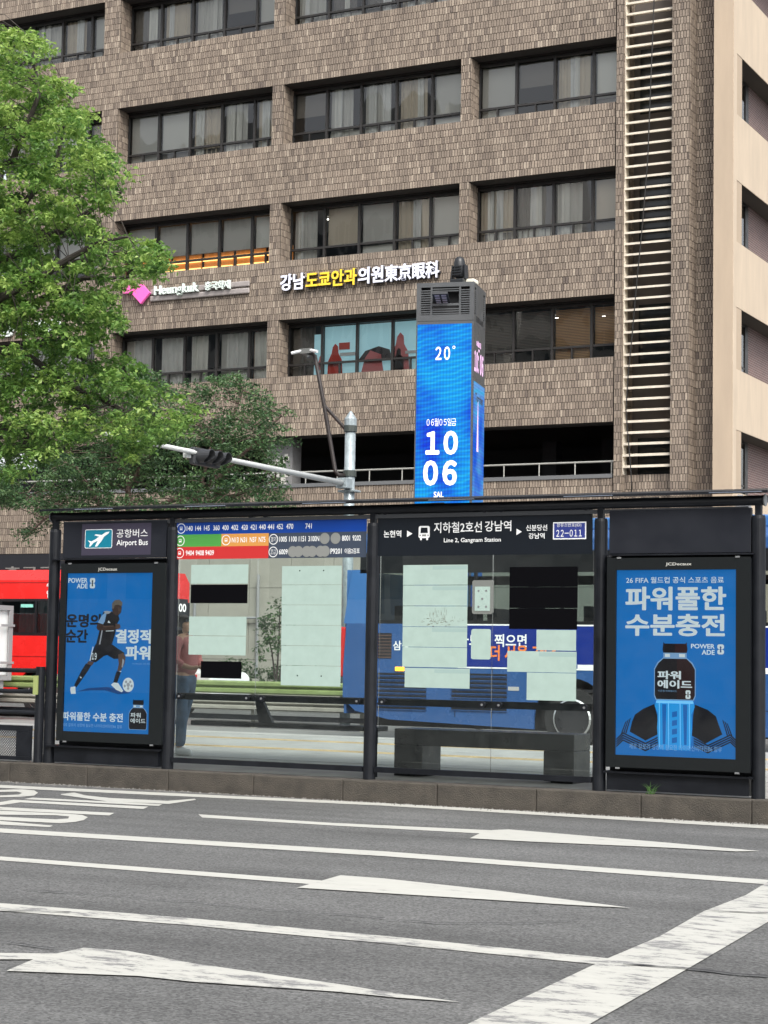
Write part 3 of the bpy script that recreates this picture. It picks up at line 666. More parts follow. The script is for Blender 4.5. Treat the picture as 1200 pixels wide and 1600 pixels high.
# ================================================================== SCREEN TOWER
tw=thing('screen_tower','tall dark grey tower with glowing blue screens showing the time above the shelter','screen tower',(-21.42,44.93,0),R_(13))
tg=mat('tower_grey',(0.075,0.08,0.085),.45,0,.08,2); slot=mat('slot_black',(0.006,0.006,0.008),.6)
W2=.775
def wave_mat(name,scx,dark_=(0.0,0.05,0.80),light=(0.0,0.36,1.0),estr=1.0):
    m=bpy.data.materials.new(name); m.use_nodes=True; n=m.node_tree; L=n.links.new; b=n.nodes['Principled BSDF']
    tc=n.nodes.new('ShaderNodeTexCoord'); b.inputs['Base Color'].default_value=(.004,.004,.006,1); b.inputs['Roughness'].default_value=.5; b.inputs['Specular IOR Level'].default_value=.1
    mp=n.nodes.new('ShaderNodeMapping'); L(tc.outputs['Object'],mp.inputs[0]); mp.inputs['Rotation'].default_value=(0,R_(12),0)
    wv=n.nodes.new('ShaderNodeTexWave'); wv.bands_direction='Z'; wv.inputs['Scale'].default_value=scx; wv.inputs['Distortion'].default_value=5; wv.inputs['Detail'].default_value=1.5; wv.inputs['Detail Scale'].default_value=.7; L(mp.outputs[0],wv.inputs['Vector'])
    t=n.nodes.new('ShaderNodeTexNoise'); t.inputs['Scale'].default_value=.75; t.inputs['Detail'].default_value=2; L(mp.outputs[0],t.inputs['Vector'])
    cr=n.nodes.new('ShaderNodeValToRGB'); e=cr.color_ramp.elements; e[0].position=.36; e[0].color=(*dark_,1); e[1].position=.6; e[1].color=(*light,1); L(t.outputs['Fac'],cr.inputs[0])
    mx=n.nodes.new('ShaderNodeMix'); mx.data_type='RGBA'; mx.inputs['B'].default_value=(.02,.58,1,1)
    pw=n.nodes.new('ShaderNodeMath'); pw.operation='POWER'; pw.inputs[1].default_value=2.2; L(wv.outputs['Fac'],pw.inputs[0])
    m2=n.nodes.new('ShaderNodeMath'); m2.operation='MULTIPLY'; L(pw.outputs[0],m2.inputs[0]); 
    mr=n.nodes.new('ShaderNodeMapRange'); mr.inputs[1].default_value=.4; mr.inputs[2].default_value=.62; mr.inputs[3].default_value=.1; mr.inputs[4].default_value=.75; L(t.outputs['Fac'],mr.inputs[0]); L(mr.outputs[0],m2.inputs[1])
    # LED pitch
    sp_=n.nodes.new('ShaderNodeSeparateXYZ'); L(tc.outputs['Object'],sp_.inputs[0])
    ax=n.nodes.new('ShaderNodeMath'); ax.operation='ADD'; L(sp_.outputs['X'],ax.inputs[0]); L(sp_.outputs['Y'],ax.inputs[1])
    def pulse(src):
        a=n.nodes.new('ShaderNodeMath'); a.operation='MULTIPLY'; a.inputs[1].default_value=2*math.pi/.085; L(src,a.inputs[0])
        s=n.nodes.new('ShaderNodeMath'); s.operation='SINE'; L(a.outputs[0],s.inputs[0])
        r=n.nodes.new('ShaderNodeMapRange'); r.inputs[1].default_value=-1; r.inputs[2].default_value=1; r.inputs[3].default_value=.82; r.inputs[4].default_value=1; L(s.outputs[0],r.inputs[0]); return r.outputs[0]
    pm=n.nodes.new('ShaderNodeMath'); pm.operation='MULTIPLY'; L(pulse(ax.outputs[0]),pm.inputs[0]); L(pulse(sp_.outputs['Z']),pm.inputs[1])
    L(m2.outputs[0],mx.inputs['Factor']); L(cr.outputs[0],mx.inputs['A'])
    L(mx.outputs['Result'],b.inputs['Emission Color'])
    es=n.nodes.new('ShaderNodeMath'); es.operation='MULTIPLY'; es.inputs[1].default_value=estr; L(pm.outputs[0],es.inputs[0]); L(es.outputs[0],b.inputs['Emission Strength'])
    MATS[name]=m; return m
scr=wave_mat('led_screen',2.1,estr=.54); TT=11.38; ST=10.27
mb=MB(); mb.use(tg).box(-W2,W2,-W2+.01,W2-.01,0,TT-1.0); mb.box(-W2,W2,-W2+.3,W2-.3,TT-1.0,TT-.12)
mb.box(-W2,W2,-W2,W2,TT-.12,TT); mb.box(-W2,-W2+.12,-W2+.002,W2-.002,TT-1.0,TT-.12); mb.box(W2-.12,W2-.002,-W2+.002,-W2+.12,TT-1.0,TT-.12)
mb.box(W2-.12,W2-.002,W2-.12,W2-.002,TT-1.0,TT-.12)
mb.box(-W2,W2,-W2+.001,W2-.001,TT-1.02,TT-.86)
obj('tower_body',mb,None,tw,local=True)
mb=MB().use(slot).box(-W2+.12,W2-.12,-W2+.28,-W2+.299,TT-.86,TT-.12); 
obj('vent_cavity',mb,None,tw,local=True)
def grill(x0,x1,z0,z1,n,face='f'):
    mb=MB(); h=(z1-z0)/n
    for k in range(n):
        if face=='f': mb.box(x0,x1,-W2+.012,-W2+.06,z0+k*h,z0+k*h+h*.48)
        else: mb.box(W2-.06,W2-.012,x0,x1,z0+k*h,z0+k*h+h*.48)
    return obj('vent_grille',mb,tg,tw,local=True)
mb=MB().use(tg)
for a,b in ((-.40,-.35),(.37,.42)): mb.box(a,b,-W2+.004,-W2+.07,TT-.86,TT-.12)
mb.box(-.35,.37,-W2+.004,-W2+.07,TT-.62,TT-.56)
obj('vent_frame',mb,None,tw,local=True)
grill(-.655,-.40,TT-.84,TT-.16,11); grill(.42,.655,TT-.84,TT-.16,11); grill(-.35,.37,TT-.84,TT-.66,3); grill(-.35,.37,TT-.24,TT-.13,2)
grill(-.65,.65,TT-.84,TT-.16,12,'s')
obj('screen',MB().use(scr).box(-W2+.04,W2-.05,-W2-.012,-W2+.005,1.2,ST),None,tw,local=True)
mb=MB(); sw=mat('screen_white',(.5,.5,.5),.4,emit=(.86,.86,1),estr=0.5); FX=lambda px:(-W2+(px-651)/90*2*W2)
def zf(y,px=700): return onY(px,y,44.15)[2]
FO=lambda x,z:(x,-W2-.012,z)
def ft(s,xa,yt,yb,xb,m,bold):
    mb=MB(); put_text(mb,s,FO(FX(xa),zf(yb)),XU,ZU,FX(xb)-FX(xa),zf(yt)-zf(yb),m,bold,lift=.002); obj('screen_text',mb,None,tw,local=True)
ft('２０',682,541,562,705,sw,.02); ft('°',708.5,540,545,713,sw,.0)
ft('０６월０５일 금',670,653,665,716,sw,.0)
ft('１０',670,674,709,718,sw,.05); ft('０６',667,720,757,717,sw,.05); ft('SAL',683,768,777,698,sw,.03)
mb=MB(); pkt=mat('screen_pink',(.5,.3,.5),.4,emit=(.95,.6,.9),estr=0.5); scr2=wave_mat('led_screen_side',1.2,(.0,.12,.9),(.15,.45,1),.45)
put_text(mb,'１０：０６',(W2+.002,-.62,zf(575,745)),(0,1,0),ZU,1.15,zf(543,745)-zf(575,745),pkt,.04,lift=.002)
put_text(mb,'06월05일',(W2+.002,-.40,zf(534,745)),(0,1,0),ZU,.6,.16,pkt,.02,lift=.002)
mb.use(pkt).box(W2,W2+.004,-.1,0.0,zf(541,745),zf(541,745)+.07)
obj('side_screen_text',mb,None,tw,local=True)
mb=MB().use(scr2).box(W2-.004,W2+.012,-W2+.10,W2-.06,1.2,zf(592,741)); obj('side_screen',mb,None,tw,local=True)
mb=MB().use(pkt).prism([(-.25,zf(700,745)),(-.05,zf(700,745)),(-.10,zf(660,745)),(-.15,zf(620,745)),(-.20,zf(660,745))],'x',W2+.013,W2+.018); 
put_text(mb,'Torriden',(W2+.013,-.5,zf(622,745)),(0,1,0),ZU,1.0,.22,M('letter_return'),.03,lift=.001)
obj('side_screen_picture',mb,None,tw,local=True)
# floodlight in the opening
mb=MB().use(mat('lamp_black',(.02,.022,.026),.4)).prism([(-W2-.25,TT-.30),(-W2+.1,TT-.50),(-W2+.1,TT-.58),(-W2-.27,TT-.36)],'x',-.30,.12)
fl=obj('floodlight',mb,None,tw,local=True)
mb=MB()
for a in (-.24,-.06):
    for k in range(4):
        t0=k/4+.03; t1=t0+.17
        y0,z0_=-W2-.25+t0*.3,TT-.372-t0*.19; y1,z1_=-W2-.25+t1*.3,TT-.372-t1*.19
        mb.add([(a,y0,z0_-.004),(a+.13,y0,z0_-.004),(a+.13,y1,z1_-.004),(a,y1,z1_-.004)],[(0,1,2,3)])
o=obj('lamp_cell',mb,mat('lamp_cell',(.35,.35,.45),.3),tw,local=True)
# moving head lamp and white box on top
def topw(lx,ly): c,s=math.cos(R_(13)),math.sin(R_(13)); return Vector((-21.42+c*lx-s*ly,44.93+s*lx+c*ly,TT))
p=topw(.35,-.5); lb=mat('stage_black',(.015,.017,.02),.4)
mh=thing('stage_lamp','black moving-head lamp standing on the roof of the screen tower','lamp',p)
mb=MB().box(p.x-.24,p.x+.16,p.y-.18,p.y+.18,p.z,p.z+.11); obj('base',mb,lb,mh,bevel=.02)
for s_ in (-1,1): obj('yoke_arm',MB().prism([(p.x-.04+s_*.20-.03,p.z+.11),(p.x-.04+s_*.20+.03,p.z+.11),(p.x-.04+s_*.19+.02,p.z+.50),(p.x-.04+s_*.17-.02,p.z+.50)],'y',p.y-.09,p.y+.09),lb,mh,bevel=.01)
obj('lamp_head',MB().lathe((p.x-.04,p.y,p.z),[(.10,.16),(.145,.20),(.155,.42),(.15,.58),(.12,.68),(.06,.73)],16),lb,mh,smooth=True)
mb=MB()
for k in range(4): mb.box(p.x-.17,p.x+.09,p.y-.175,p.y-.145,p.z+.22+k*.07,p.z+.25+k*.07)
obj('cooling_rib',mb,lb,mh)
p=topw(.62,-.45); mb=MB().prism([(p.x-.14,p.z),(p.x+.16,p.z),(p.x+.16,p.z+.08),(p.x+.12,p.z+.12),(p.x-.14,p.z+.12)],'y',p.y-.12,p.y+.12)
solo('junction_box',mb,mat('box_ivory',(.72,.70,.60),.5),'small ivory equipment box beside the black lamp on the screen tower','equipment box',bevel=.01)
# ================================================================== SIGNAL POLE
PX,PY=onY(547,700,33)[0],33.0
pole=thing('signal_pole','galvanised steel mast with pointed cap rising behind the shelter roof','pole',(PX,PY,0))
ptop=onY(547,655,33)[2]
obj('shaft',MB().tube([(PX,PY,0),(PX,PY,ptop)],.108,14),galv,pole,smooth=True,fix=True)
obj('cap',MB().lathe((PX,PY,ptop),[(.125,-.22),(.125,0),(.02,.16)],14),galv,pole)
AZ=4.92; clampm=mat('clamp_green',(.05,.06,.055),.5,.2)
for z in (onY(547,670,33)[2],onY(547,740,33)[2]): obj('clamp',MB().lathe((PX,PY,z),[(.135,-.06),(.135,.06)],14),clampm,pole)
obj('arm_bracket',MB().box(PX-.12,PX+.12,PY-.35,PY-.09,AZ-.10,AZ+.10).box(PX-.2,PX+.2,PY-.12,PY+.12,AZ-.16,AZ-.12),galv,pole,bevel=.01)
arm=obj('mast_arm',MB().tube([(PX-.0,PY-.2,AZ),(PX+.15,28.5,AZ+.0),(PX+.25,24.2,AZ+.02)],[.062,.048,.034],12),whitepaint,pole,smooth=True)
mbx=MB().tube([onY(492,560,32.8)-np.array([0,0,0])*1.0,onY(492,590,32.8)],.05,8)
cx0=[onY(x,y,32.75) for x,y in [(528,742),(524,736),(507,636),(492,556),(484,550)]]
obj('camera_mast',MB().tube([(PX-.05,PY-.1,cx0[0][2])]+cx0,.042,8),bronze,pole,smooth=True)
a_=onY(507,634,32.75); b2=onY(541,670,33.0); obj('camera_brace',MB().tube([a_,(PX-.1,PY-.05,b2[2])],.035,8),bronze,pole)
c_=onY(480,549,32.75)
ccm=mat('camera_white',(.65,.66,.66),.4)
ct=thing('street_cameras','cluster of small white street cameras on the tip of the bent brown mast','camera',(c_[0],c_[1],c_[2]-.05))
obj('mount',MB().box(c_[0]-.13,c_[0]+.13,c_[1]-.08,c_[1]+.08,c_[2]-.05,c_[2]+.05).tube([(c_[0]-.02,c_[1],c_[2]),(c_[0]+.04,c_[1],c_[2]-.12)],.04,8),mat('mount_grey',(.14,.145,.14),.5),ct)
for s_ in (-1,1):
    obj('camera_body',MB().tube([(c_[0]+s_*.10,c_[1]-.05,c_[2]+.01),(c_[0]+s_*.30,c_[1]-.12,c_[2]-.04)],.032,10),ccm,ct,smooth=False)
hx=PX+.13; hy=float(onX(318,716,hx)[1])
th=thing('traffic_light','dark horizontal three-lens traffic light hanging on the white mast arm','traffic light',(hx,hy,AZ-.05))
tm=mat('signal_grey',(.03,.032,.036),.5)
obj('housing',MB().box(hx-.03,hx+.09,hy-.42,hy+.42,AZ-.20,AZ+.10),tm,th,bevel=.03)
lens=mat('lens_dark',(.02,.02,.022),.15)
for k in range(3):
    cy=hy-.27+k*.27; n=18; r0,r1=.105,.113; vs=[];fs=[]
    mb=MB()
    for j in range(n+1):
        a=2*math.pi*j/n; dep=.26 if math.sin(a)>-.2 else .10+.16*max(0,(math.sin(a)+1)/.8)
        for rr,xx in ((r1,hx+.09),(r1,hx+.09+dep),(r0,hx+.09+dep),(r0,hx+.09)): vs.append((xx,cy+rr*math.cos(a),AZ-.05+rr*math.sin(a)))
    for j in range(n):
        for q in range(3): fs.append((4*j+q,4*j+q+1,4*j+q+5,4*j+q+4))
    mb.add(vs,fs); obj('visor',mb,tm,th,fix=False)
    obj('lens',MB().disc((hx+.09,cy,AZ-.05),.10,'x',.02,18),lens,th)
obj('hanger',MB().box(hx-.06,hx+.03,hy-.56,hy-.43,AZ-.10,AZ+.06),whitepaint,th,bevel=.01)
e_=onZ(150,676,AZ+.04)
# ================================================================== MEDIAN GUARD RAIL
gpaint=mat('rail_green',(.20,.26,.10),.4,0,.15,3); ggrey=mat('rail_grey',(.34,.33,.29),.5,.2,.15,3)
gd=thing('guard_rail','long double guard rail, lime green above and grey below, between the carriageways','guard rail',(-25,32.8,0))
def beam(z0,z1,m,y=32.75):
    h=z1-z0; prof=[(y,z0),(y-.08,z0+.12*h),(y-.08,z0+.34*h),(y-.01,z0+.5*h),(y-.08,z0+.66*h),(y-.08,z0+.88*h),(y,z1),(y+.02,z1),(y+.02,z0)]
    return obj('rail_beam',MB().prism(prof,'x',-60,-2),m,gd)
beam(.69,.95,gpaint); beam(.36,.60,ggrey); obj('bottom_rail',MB().box(-60,-2,32.75,32.82,.17,.27),black,gd)
g0=obj('rail_post',MB().box(-60,-59.9,32.80,32.92,0,1.0),ggrey,gd)
for k in range(1,24):
    c=g0.copy(); COL.objects.link(c); c.location=g0.location+Vector((k*2.5,0,0))
# ================================================================== BUSES
def wheel(parent,x,y,z,r,m1,m2,sgn=-1):
    w=obj('wheel',MB().lathe((x,y,z),[(r*.97,0),(r,.05),(r,.24),(r*.96,.28)],28,'y'),m1,parent,smooth=False)
    mb=MB(); mb.lathe((x,y-.012,z),[(r*.62,0),(r*.60,.03),(r*.34,.06),(r*.30,.03)],24,'y'); 
    for k in range(10):
        a=2*math.pi*k/10; mb.disc((x+r*.46*math.cos(a),y-.03,z+r*.46*math.sin(a)),.018,'y',.04,6)
    o=obj('rim',mb,m2,w); 
    mb=MB(); n=28
    vs=[];
    for k in range(n):
        a=2*math.pi*k/n; vs+=[(x+r*.66*math.cos(a),y-.02,z+r*.66*math.sin(a)),(x+r*.60*math.cos(a),y-.035,z+r*.60*math.sin(a))]
    mb.add(vs,[(2*k,(2*k+2)%(2*n),(2*k+3)%(2*n),2*k+1) for k in range(n)]); obj('rim_ring',mb,mat('rim_chrome',(.6,.6,.6),.25,.9),w)
    return w
tyre=mat('tyre',(.015,.015,.016),.8); rimm=mat('rim_dark',(.05,.05,.055),.4,.5)
bb=mat('bus_blue',(.026,.085,.24),.25,0,.04,2,coat=.4); bd=mat('bus_ad_blue',(.004,.022,.20),.3,coat=.3); bl=mat('bus_pale_blue',(.045,.15,.38),.3,coat=.4)
BYF=28.5; BX0=-15.55; BX1=-4.4
bus=thing('city_bus','blue city bus with an advert band standing behind the right bay of the shelter','bus',(-10,BYF+1.25,0))
# side shell as separate panels so that windows and arches are real openings
mb=MB().use(bb)
wx,wz,wr_=onY(893,1118,BYF)[0],.52,.50
def arch(x,r,zb,zt,n=14):
    L=[(x-r,zb)]+[(x+r*math.cos(a),wz+r*math.sin(a)) for a in [math.pi-k*math.pi/n for k in range(n+1)]]+[(x+r,zb)]
    return L
AR=.66
low=[(BX0+.25,.55),(BX0+.9,.42),(wx-AR,.34)]+arch(wx,AR,.34,1.3)[1:-1]+[(wx+AR,.34),(BX1,.34),(BX1,1.30),(BX0,1.30),(BX0,.75)]
mb.prism(low,'y',BYF,BYF+.05)
mb.prism([(BX0,1.30),(BX1,1.30),(BX1,2.04),(BX0+.05,2.04)],'y',BYF,BYF+.05)
mb.box(BX0+.02,BX1,BYF+2.45,BYF+2.5,.34,2.04)
mb.box(BX0,BX0+.05,BYF+.051,BYF+2.449,.5,2.04); mb.box(BX1-.05,BX1,BYF+.051,BYF+2.449,.4,2.04)
mb.box(BX0+.06,BX1-.06,BYF+.06,BYF+2.44,.36,.95) if False else None
obj('body',mb,None,bus)
mb=MB().use(bb); mb.prism([(BYF,3.24),(BYF+2.5,3.24),(BYF+2.5,3.45),(BYF+2.3,3.60),(BYF+.2,3.60),(BYF,3.45)],'x',BX0+.12,BX1)
mb.use(bl).box(BX0+1.2,BX1-2,BYF+.3,BYF+2.2,3.601,3.80)
obj('roof',mb,None,bus,bevel=.03)
# rear corner pillar sloping, tail light
mb=MB().use(bl).prism([(BX0,2.04),(BX0+.62,2.04),(BX0+.62,2.96),(BX0+.14,2.96)],'y',BYF,BYF+.05).box(BX0+.02,BX0+.1,BYF+.051,BYF+2.5,2.041,2.96); obj('rear_pillar',mb,None,bus)
red=mat('tail_red',(.55,.02,.02),.25); obj('tail_light',MB().box(BX0-.10,BX0+.02,BYF+.03,BYF+.28,1.12,1.98),red,bus,bevel=.03)
obj('tail_light',MB().box(BX0-.10,BX0+.02,BYF+2.2,BYF+2.45,1.12,1.98),red,bus,bevel=.03)
obj('marker_lamp',MB().box(onY(618,1050,BYF)[0],onY(632,1050,BYF)[0],BYF-.03,BYF,1.24,1.31),mat('amber_lamp',(.8,.3,.02),.3,emit=(1,.4,.03),estr=1.5),bus,bevel=.01)
wpos=[(BX0+.62,-13.1),(-13.05,-11.55),(-11.5,-10.1),(-10.05,-8.6),(-8.55,-7.2),(-7.15,-5.8),(-5.75,BX1)]
pil_=mat('bus_pillar',(.008,.009,.011),.35)
mb=MB().use(pil_); mb.box(BX0+.62,BX1,BYF,BYF+.05,2.04,2.10); mb.box(BX0+.3,BX1,BYF,BYF+.05,2.90,3.239)
for a,b in wpos: mb.box(b,b+.05,BYF,BYF+.05,2.1,2.9)
mb.box(BX0+.62,BX1,BYF+2.45,BYF+2.5,2.04,2.10); mb.box(BX0+.62,BX1,BYF+2.45,BYF+2.5,2.8,2.96)
for a,b in wpos: mb.box(b-.05,b+.1,BYF+2.45,BYF+2.5,2.1,2.8)
wf=obj('window_frame',mb,None,bus)
for a,b in wpos:
    obj('window_pane',MB().add([(a,BYF+.02,2.10),(b,BYF+.02,2.10),(b,BYF+.02,2.90),(a,BYF+.02,2.90)],[(0,1,2,3)]),busglass,wf)
mb=MB().use(mat('bus_floor',(.05,.05,.055),.8)).box(BX0+.1,BX1-.1,BYF+.1,BYF+2.4,.95,1.0)
seatm=mat('bus_seat',(.05,.06,.09),.8)
for k in range(7):
    for yy in (BYF+.15,BYF+1.45): mb.use(seatm).box(BX0+.9+k*1.15,BX0+1.0+k*1.15,yy,yy+.9,1.35,2.35); mb.box(BX0+1.0+k*1.15,BX0+1.4+k*1.15,yy,yy+.9,1.35,1.45)
obj('seats',mb,None,bus)
# louvred vents
vb=mat('vent_black',(.006,.007,.012),.5)
def vents(pxl,pxr,zl):
    x0=onY(pxl,1070,BYF)[0]; x1=onY(pxr,1070,BYF)[0]; mb=MB().use(vb)
    for z in zl: mb.box(x0,x1,BYF-.006,BYF+.0,z,z+.035)
    for z in zl: mb.use(bb).box(x0-.01,x1+.01,BYF-.02,BYF-.0005,z-.012,z-.001)
    obj('air_vent',mb,None,bus)
zz=[1.17-.073*k for k in range(6)]
vents(590,666,zz); vents(706,792,[z+.02 for z in zz]); vents(590,666,[.665,.60]); vents(706,792,[.685,.62])
x0=onY(591,1000,BYF)[0]; x1=onY(612,1000,BYF)[0]; mb=MB().use(vb)
mb.box(x0,x1,BYF-.006,BYF,1.45,1.88)
for k in range(8): mb.use(mat('vent_brown',(.10,.06,.05),.5)).box(x0,x1,BYF-.012,BYF-.0065,1.46+k*.053,1.478+k*.053)
obj('engine_grille',mb,None,bus)
mb=MB().use(mat('maker_plate',(.4,.4,.4),.4)).box(onY(794,1075,BYF)[0],onY(811,1075,BYF)[0],BYF-.006,BYF,onY(800,1079,BYF)[2],onY(800,1073,BYF)[2]); obj('maker_plate',mb,None,bus)
sm_=mat('seam_dark',(.006,.012,.03),.5); mb=MB().use(sm_)
for x in (-14.95,-13.42,-12.75,-10.6,-9.2,-7.6): mb.box(x,x+.012,BYF-.0045,BYF-.0002,.5,1.305)
mb.box(BX0+.1,wx-.8,BYF-.0045,BYF-.0002,.735,.745); mb.box(wx+.8,BX1,BYF-.0045,BYF-.0002,.735,.745)
o=obj('panel_seam',mb,None,bus); o['kind']='stuff'
# advert band with white stripes and lettering
ax0=onY(716,1000,BYF)[0]
mb=MB(); mb.use(bd).box(ax0,BX1-.5,BYF-.004,BYF-.0002,1.335,2.02); mb.use(white).box(ax0,BX1-.5,BYF-.005,BYF-.0002,2.021,2.045); mb.box(ax0,BX1-.5,BYF-.005,BYF-.0002,1.31,1.334)
mb.box(onY(903,1000,BYF)[0],BX1-.5,BYF-.006,BYF-.0045,1.335,1.40)
orange=mat('print_orange',(.80,.20,.04),.5)
tpx(mb,'카드를 찍으면',716,990,1010,823,BYF-.004,white,.02,.002)
tpx(mb,'더 서울 강남',766,1008,1032,868,BYF-.004,orange,.03,.002)
tpx(mb,'삼성',614,1001,1016,640,BYF,white,.02,.003)
obj('advert_band',mb,None,bus)
wheel(bus,wx,BYF+.04,wz,.50,tyre,rimm); wheel(bus,wx+5.9,BYF+.04,wz,.50,tyre,rimm)
mb=MB().use(dark).prism([(wx-AR,.36)]+arch(wx,AR,.36,1.3)[1:-1]+[(wx+AR,.36)],'y',BYF+.32,BYF+.4); mb.box(BX0+.3,BX1-.2,BYF+.4,BYF+2.1,.3,.9); obj('underbody',mb,None,bus)
# passenger seated at the rear window
def skin_body(name,verts,edges,radii,ma,parent,sub=2,root=0,scale=1.0,smooth=True):
    me=bpy.data.meshes.new(name); me.from_pydata(verts,edges,[]); o=bpy.data.objects.new(name,me); COL.objects.link(o)
    sk=o.modifiers.new('skin','SKIN'); sk.use_smooth_shade=True
    for i,rv in enumerate(radii): 
        rx=rv if isinstance(rv,tuple) else (rv,rv); me.skin_vertices[0].data[i].radius=rx
        me.skin_vertices[0].data[i].use_root=(i==root)
    ss=o.modifiers.new('sub','SUBSURF'); ss.levels=sub; ss.render_levels=sub
    bpy.context.view_layer.update()
    dg=bpy.context.evaluated_depsgraph_get(); m2=bpy.data.meshes.new_from_object(o.evaluated_get(dg))
    bpy.data.objects.remove(o); me2=m2
    o=bpy.data.objects.new(name,me2); COL.objects.link(o)
    if not len(me2.materials): me2.materials.append(ma)
    else: me2.materials[0]=ma
    me2.polygons.foreach_set('use_smooth',[True]*len(me2.polygons))
    o.parent=parent; return o
skinm=mat('skin',(.50,.30,.20),.55); hairm=mat('hair_dark',(.012,.009,.008),.5)
ps=thing('person','bus passenger in a pale top seated at the rear window of the blue bus','person',(-14.35,BYF+.5,1.42))
skin_body('body',[(0,0,0),(0,0,.25),(0,0,.48),(0,0,.60),(0,0,.70),(0,0,.84),(.0,-.19,.47),(.12,-.24,.26),(.34,-.20,.16),(0,.19,.47),(.12,.24,.26),(.34,.2,.16),(.40,-.2,.14),(.40,.2,.14)],
 [(0,1),(1,2),(2,3),(3,4),(4,5),(2,6),(6,7),(7,8),(8,12),(2,9),(9,10),(10,11),(11,13)],[(.13,.17),(.13,.16),(.12,.16),(.055,.055),(.085,.075),(.08,.07),.06,.045,.035,.06,.045,.035,.03,.03],skinm,ps)
skin_body('shirt',[(0,0,-.02),(0,0,.25),(0,0,.50),(0,-.19,.47),(.07,-.235,.34),(0,.19,.47),(.07,.235,.34)],[(0,1),(1,2),(2,3),(3,4),(2,5),(5,6)],[(.145,.19),(.145,.175),(.12,.17),.075,.065,.075,.065],mat('shirt_pale',(.55,.55,.52),.8),ps)
skin_body('hair',[(-.03,0,.74),(-.02,0,.90),(-.06,0,.80)],[(0,1),(1,2)],[(.085,.085),(.08,.08),.08],hairm,ps)
# red coach on the far carriageway
rd=mat('coach_red',(.70,.018,.015),.25,0,.04,2,coat=.4); rd2=mat('coach_red_light',(.80,.06,.05),.3,coat=.3)
RY=34.0; RX1=float(onY(297,930,RY+2.5)[0]); RX0=-34.0
rb=thing('coach','bright red coach with curtained windows passing beyond the guard rail at the left','bus',(-28,RY+1.25,0))
rwx=onY(60,1060,RY)[0]
mb=MB().use(rd); mb.prism([(RX0,.35),(rwx-.62,.35)]+[(rwx+.62*math.cos(a),.5+.62*math.sin(a)) for a in [math.pi-k*math.pi/14 for k in range(15)]]+[(rwx+.62,.35),(RX1-.25,.35),(RX1,.8),(RX1,1.83),(RX0,1.83)],'y',RY,RY+.05)
mb.box(RX0,RX1,RY+2.45,RY+2.5,.35,1.83); mb.box(RX1-.05,RX1,RY+.051,RY+2.449,.4,1.83)
obj('body',mb,None,rb)
mb=MB().use(rd).prism([(RY,2.66),(RY+2.5,2.66),(RY+2.5,3.1),(RY+2.3,3.32),(RY+.2,3.32),(RY,3.08)],'x',RX0,RX1-.02); mb.use(mat('coach_seam',(.3,.01,.01),.4)).box(RX0,RX1-.03,RY-.006,RY,3.02,3.035); mb.box(RX0,RX1-.03,RY-.006,RY,1.36,1.375)
obj('roof',mb,None,rb)
mb=MB().use(pil_).box(RX0,RX1,RY,RY+.05,1.831,1.90); mb.box(RX0,RX1,RY,RY+.05,2.60,2.659); mb.box(RX1-.9,RX1-.02,RY,RY+.05,1.9,2.6)
for k in range(8): mb.box(RX1-.95-k*1.55,RX1-.9-k*1.55,RY,RY+.05,1.9,2.6)
mb.box(RX0,RX1,RY+2.45,RY+2.5,1.83,2.66)
wf=obj('window_frame',mb,None,rb)
for k in range(7):
    b=RX1-.95-k*1.55; a=b-1.5; obj('window_pane',MB().add([(a,RY+.02,1.9),(b,RY+.02,1.9),(b,RY+.02,2.6),(a,RY+.02,2.6)],[(0,1,2,3)]),busglass,wf)
mb=MB(); r=random.Random(9); cm=mat('coach_curtain',(.40,.48,.50),.9)
for k in range(7):
    b=RX1-.95-k*1.55; curtaingeo(mb,b-.55,b-.02,1.9,2.62,RY+.12,cm,r); curtaingeo(mb,b-1.5,b-1.15,1.9,2.62,RY+.12,cm,r)
mb.use(mat('mint_sticker',(.25,.65,.55),.5)).box(onY(32,948,RY)[0],onY(51,948,RY)[0],RY+.01,RY+.015,onY(40,949,RY)[2],onY(40,944,RY)[2]); mb.use(dark).box(RX0,RX1-.1,RY+1.9,RY+1.95,1.0,2.6)
obj('curtain',mb,None,rb)
mb=MB(); tpx(mb,'수',73,909,920,81,RY,white,.03,.004); tpx(mb,'인',73,922,934,81,RY,white,.03,.004); 
obj('lettering',mb,None,rb)
ex=lambda px:float(onX(px,950,RX1)[1])
ey0,ey1=ex(262),ex(292)
obj('rear_display',MB().box(RX1,RX1+.03,ey0,ey1,onX(285,985,RX1)[2],onX(285,936,RX1)[2]),pil_,rb,bevel=.01)
mb=MB(); zz0=onX(280,956,RX1)[2]; put_text(mb,'5100',(RX1+.031,ex(266),zz0),(0,1,0),ZU,ex(289)-ex(266),onX(280,943,RX1)[2]-zz0,mat('display_lit',(.7,.7,.7),.5,emit=(1,.95,.9),estr=.3),.02,lift=.002); obj('display_digits',mb,None,rb)
obj('tail_light',MB().box(RX1,RX1+.04,RY+2.2,RY+2.42,.9,1.5),red,rb,bevel=.01)
wheel(rb,rwx,RY+.04,.5,.48,tyre,rimm)
mb=MB().use(dark).prism([(rwx-.62,.36)]+[(rwx+.62*math.cos(a),.5+.62*math.sin(a)) for a in [math.pi-k*math.pi/14 for k in range(15)]]+[(rwx+.62,.36)],'y',RY+.3,RY+.34); mb.box(RX0,RX1-.3,RY+.35,RY+2.2,.3,.9); obj('underbody',mb,None,rb)
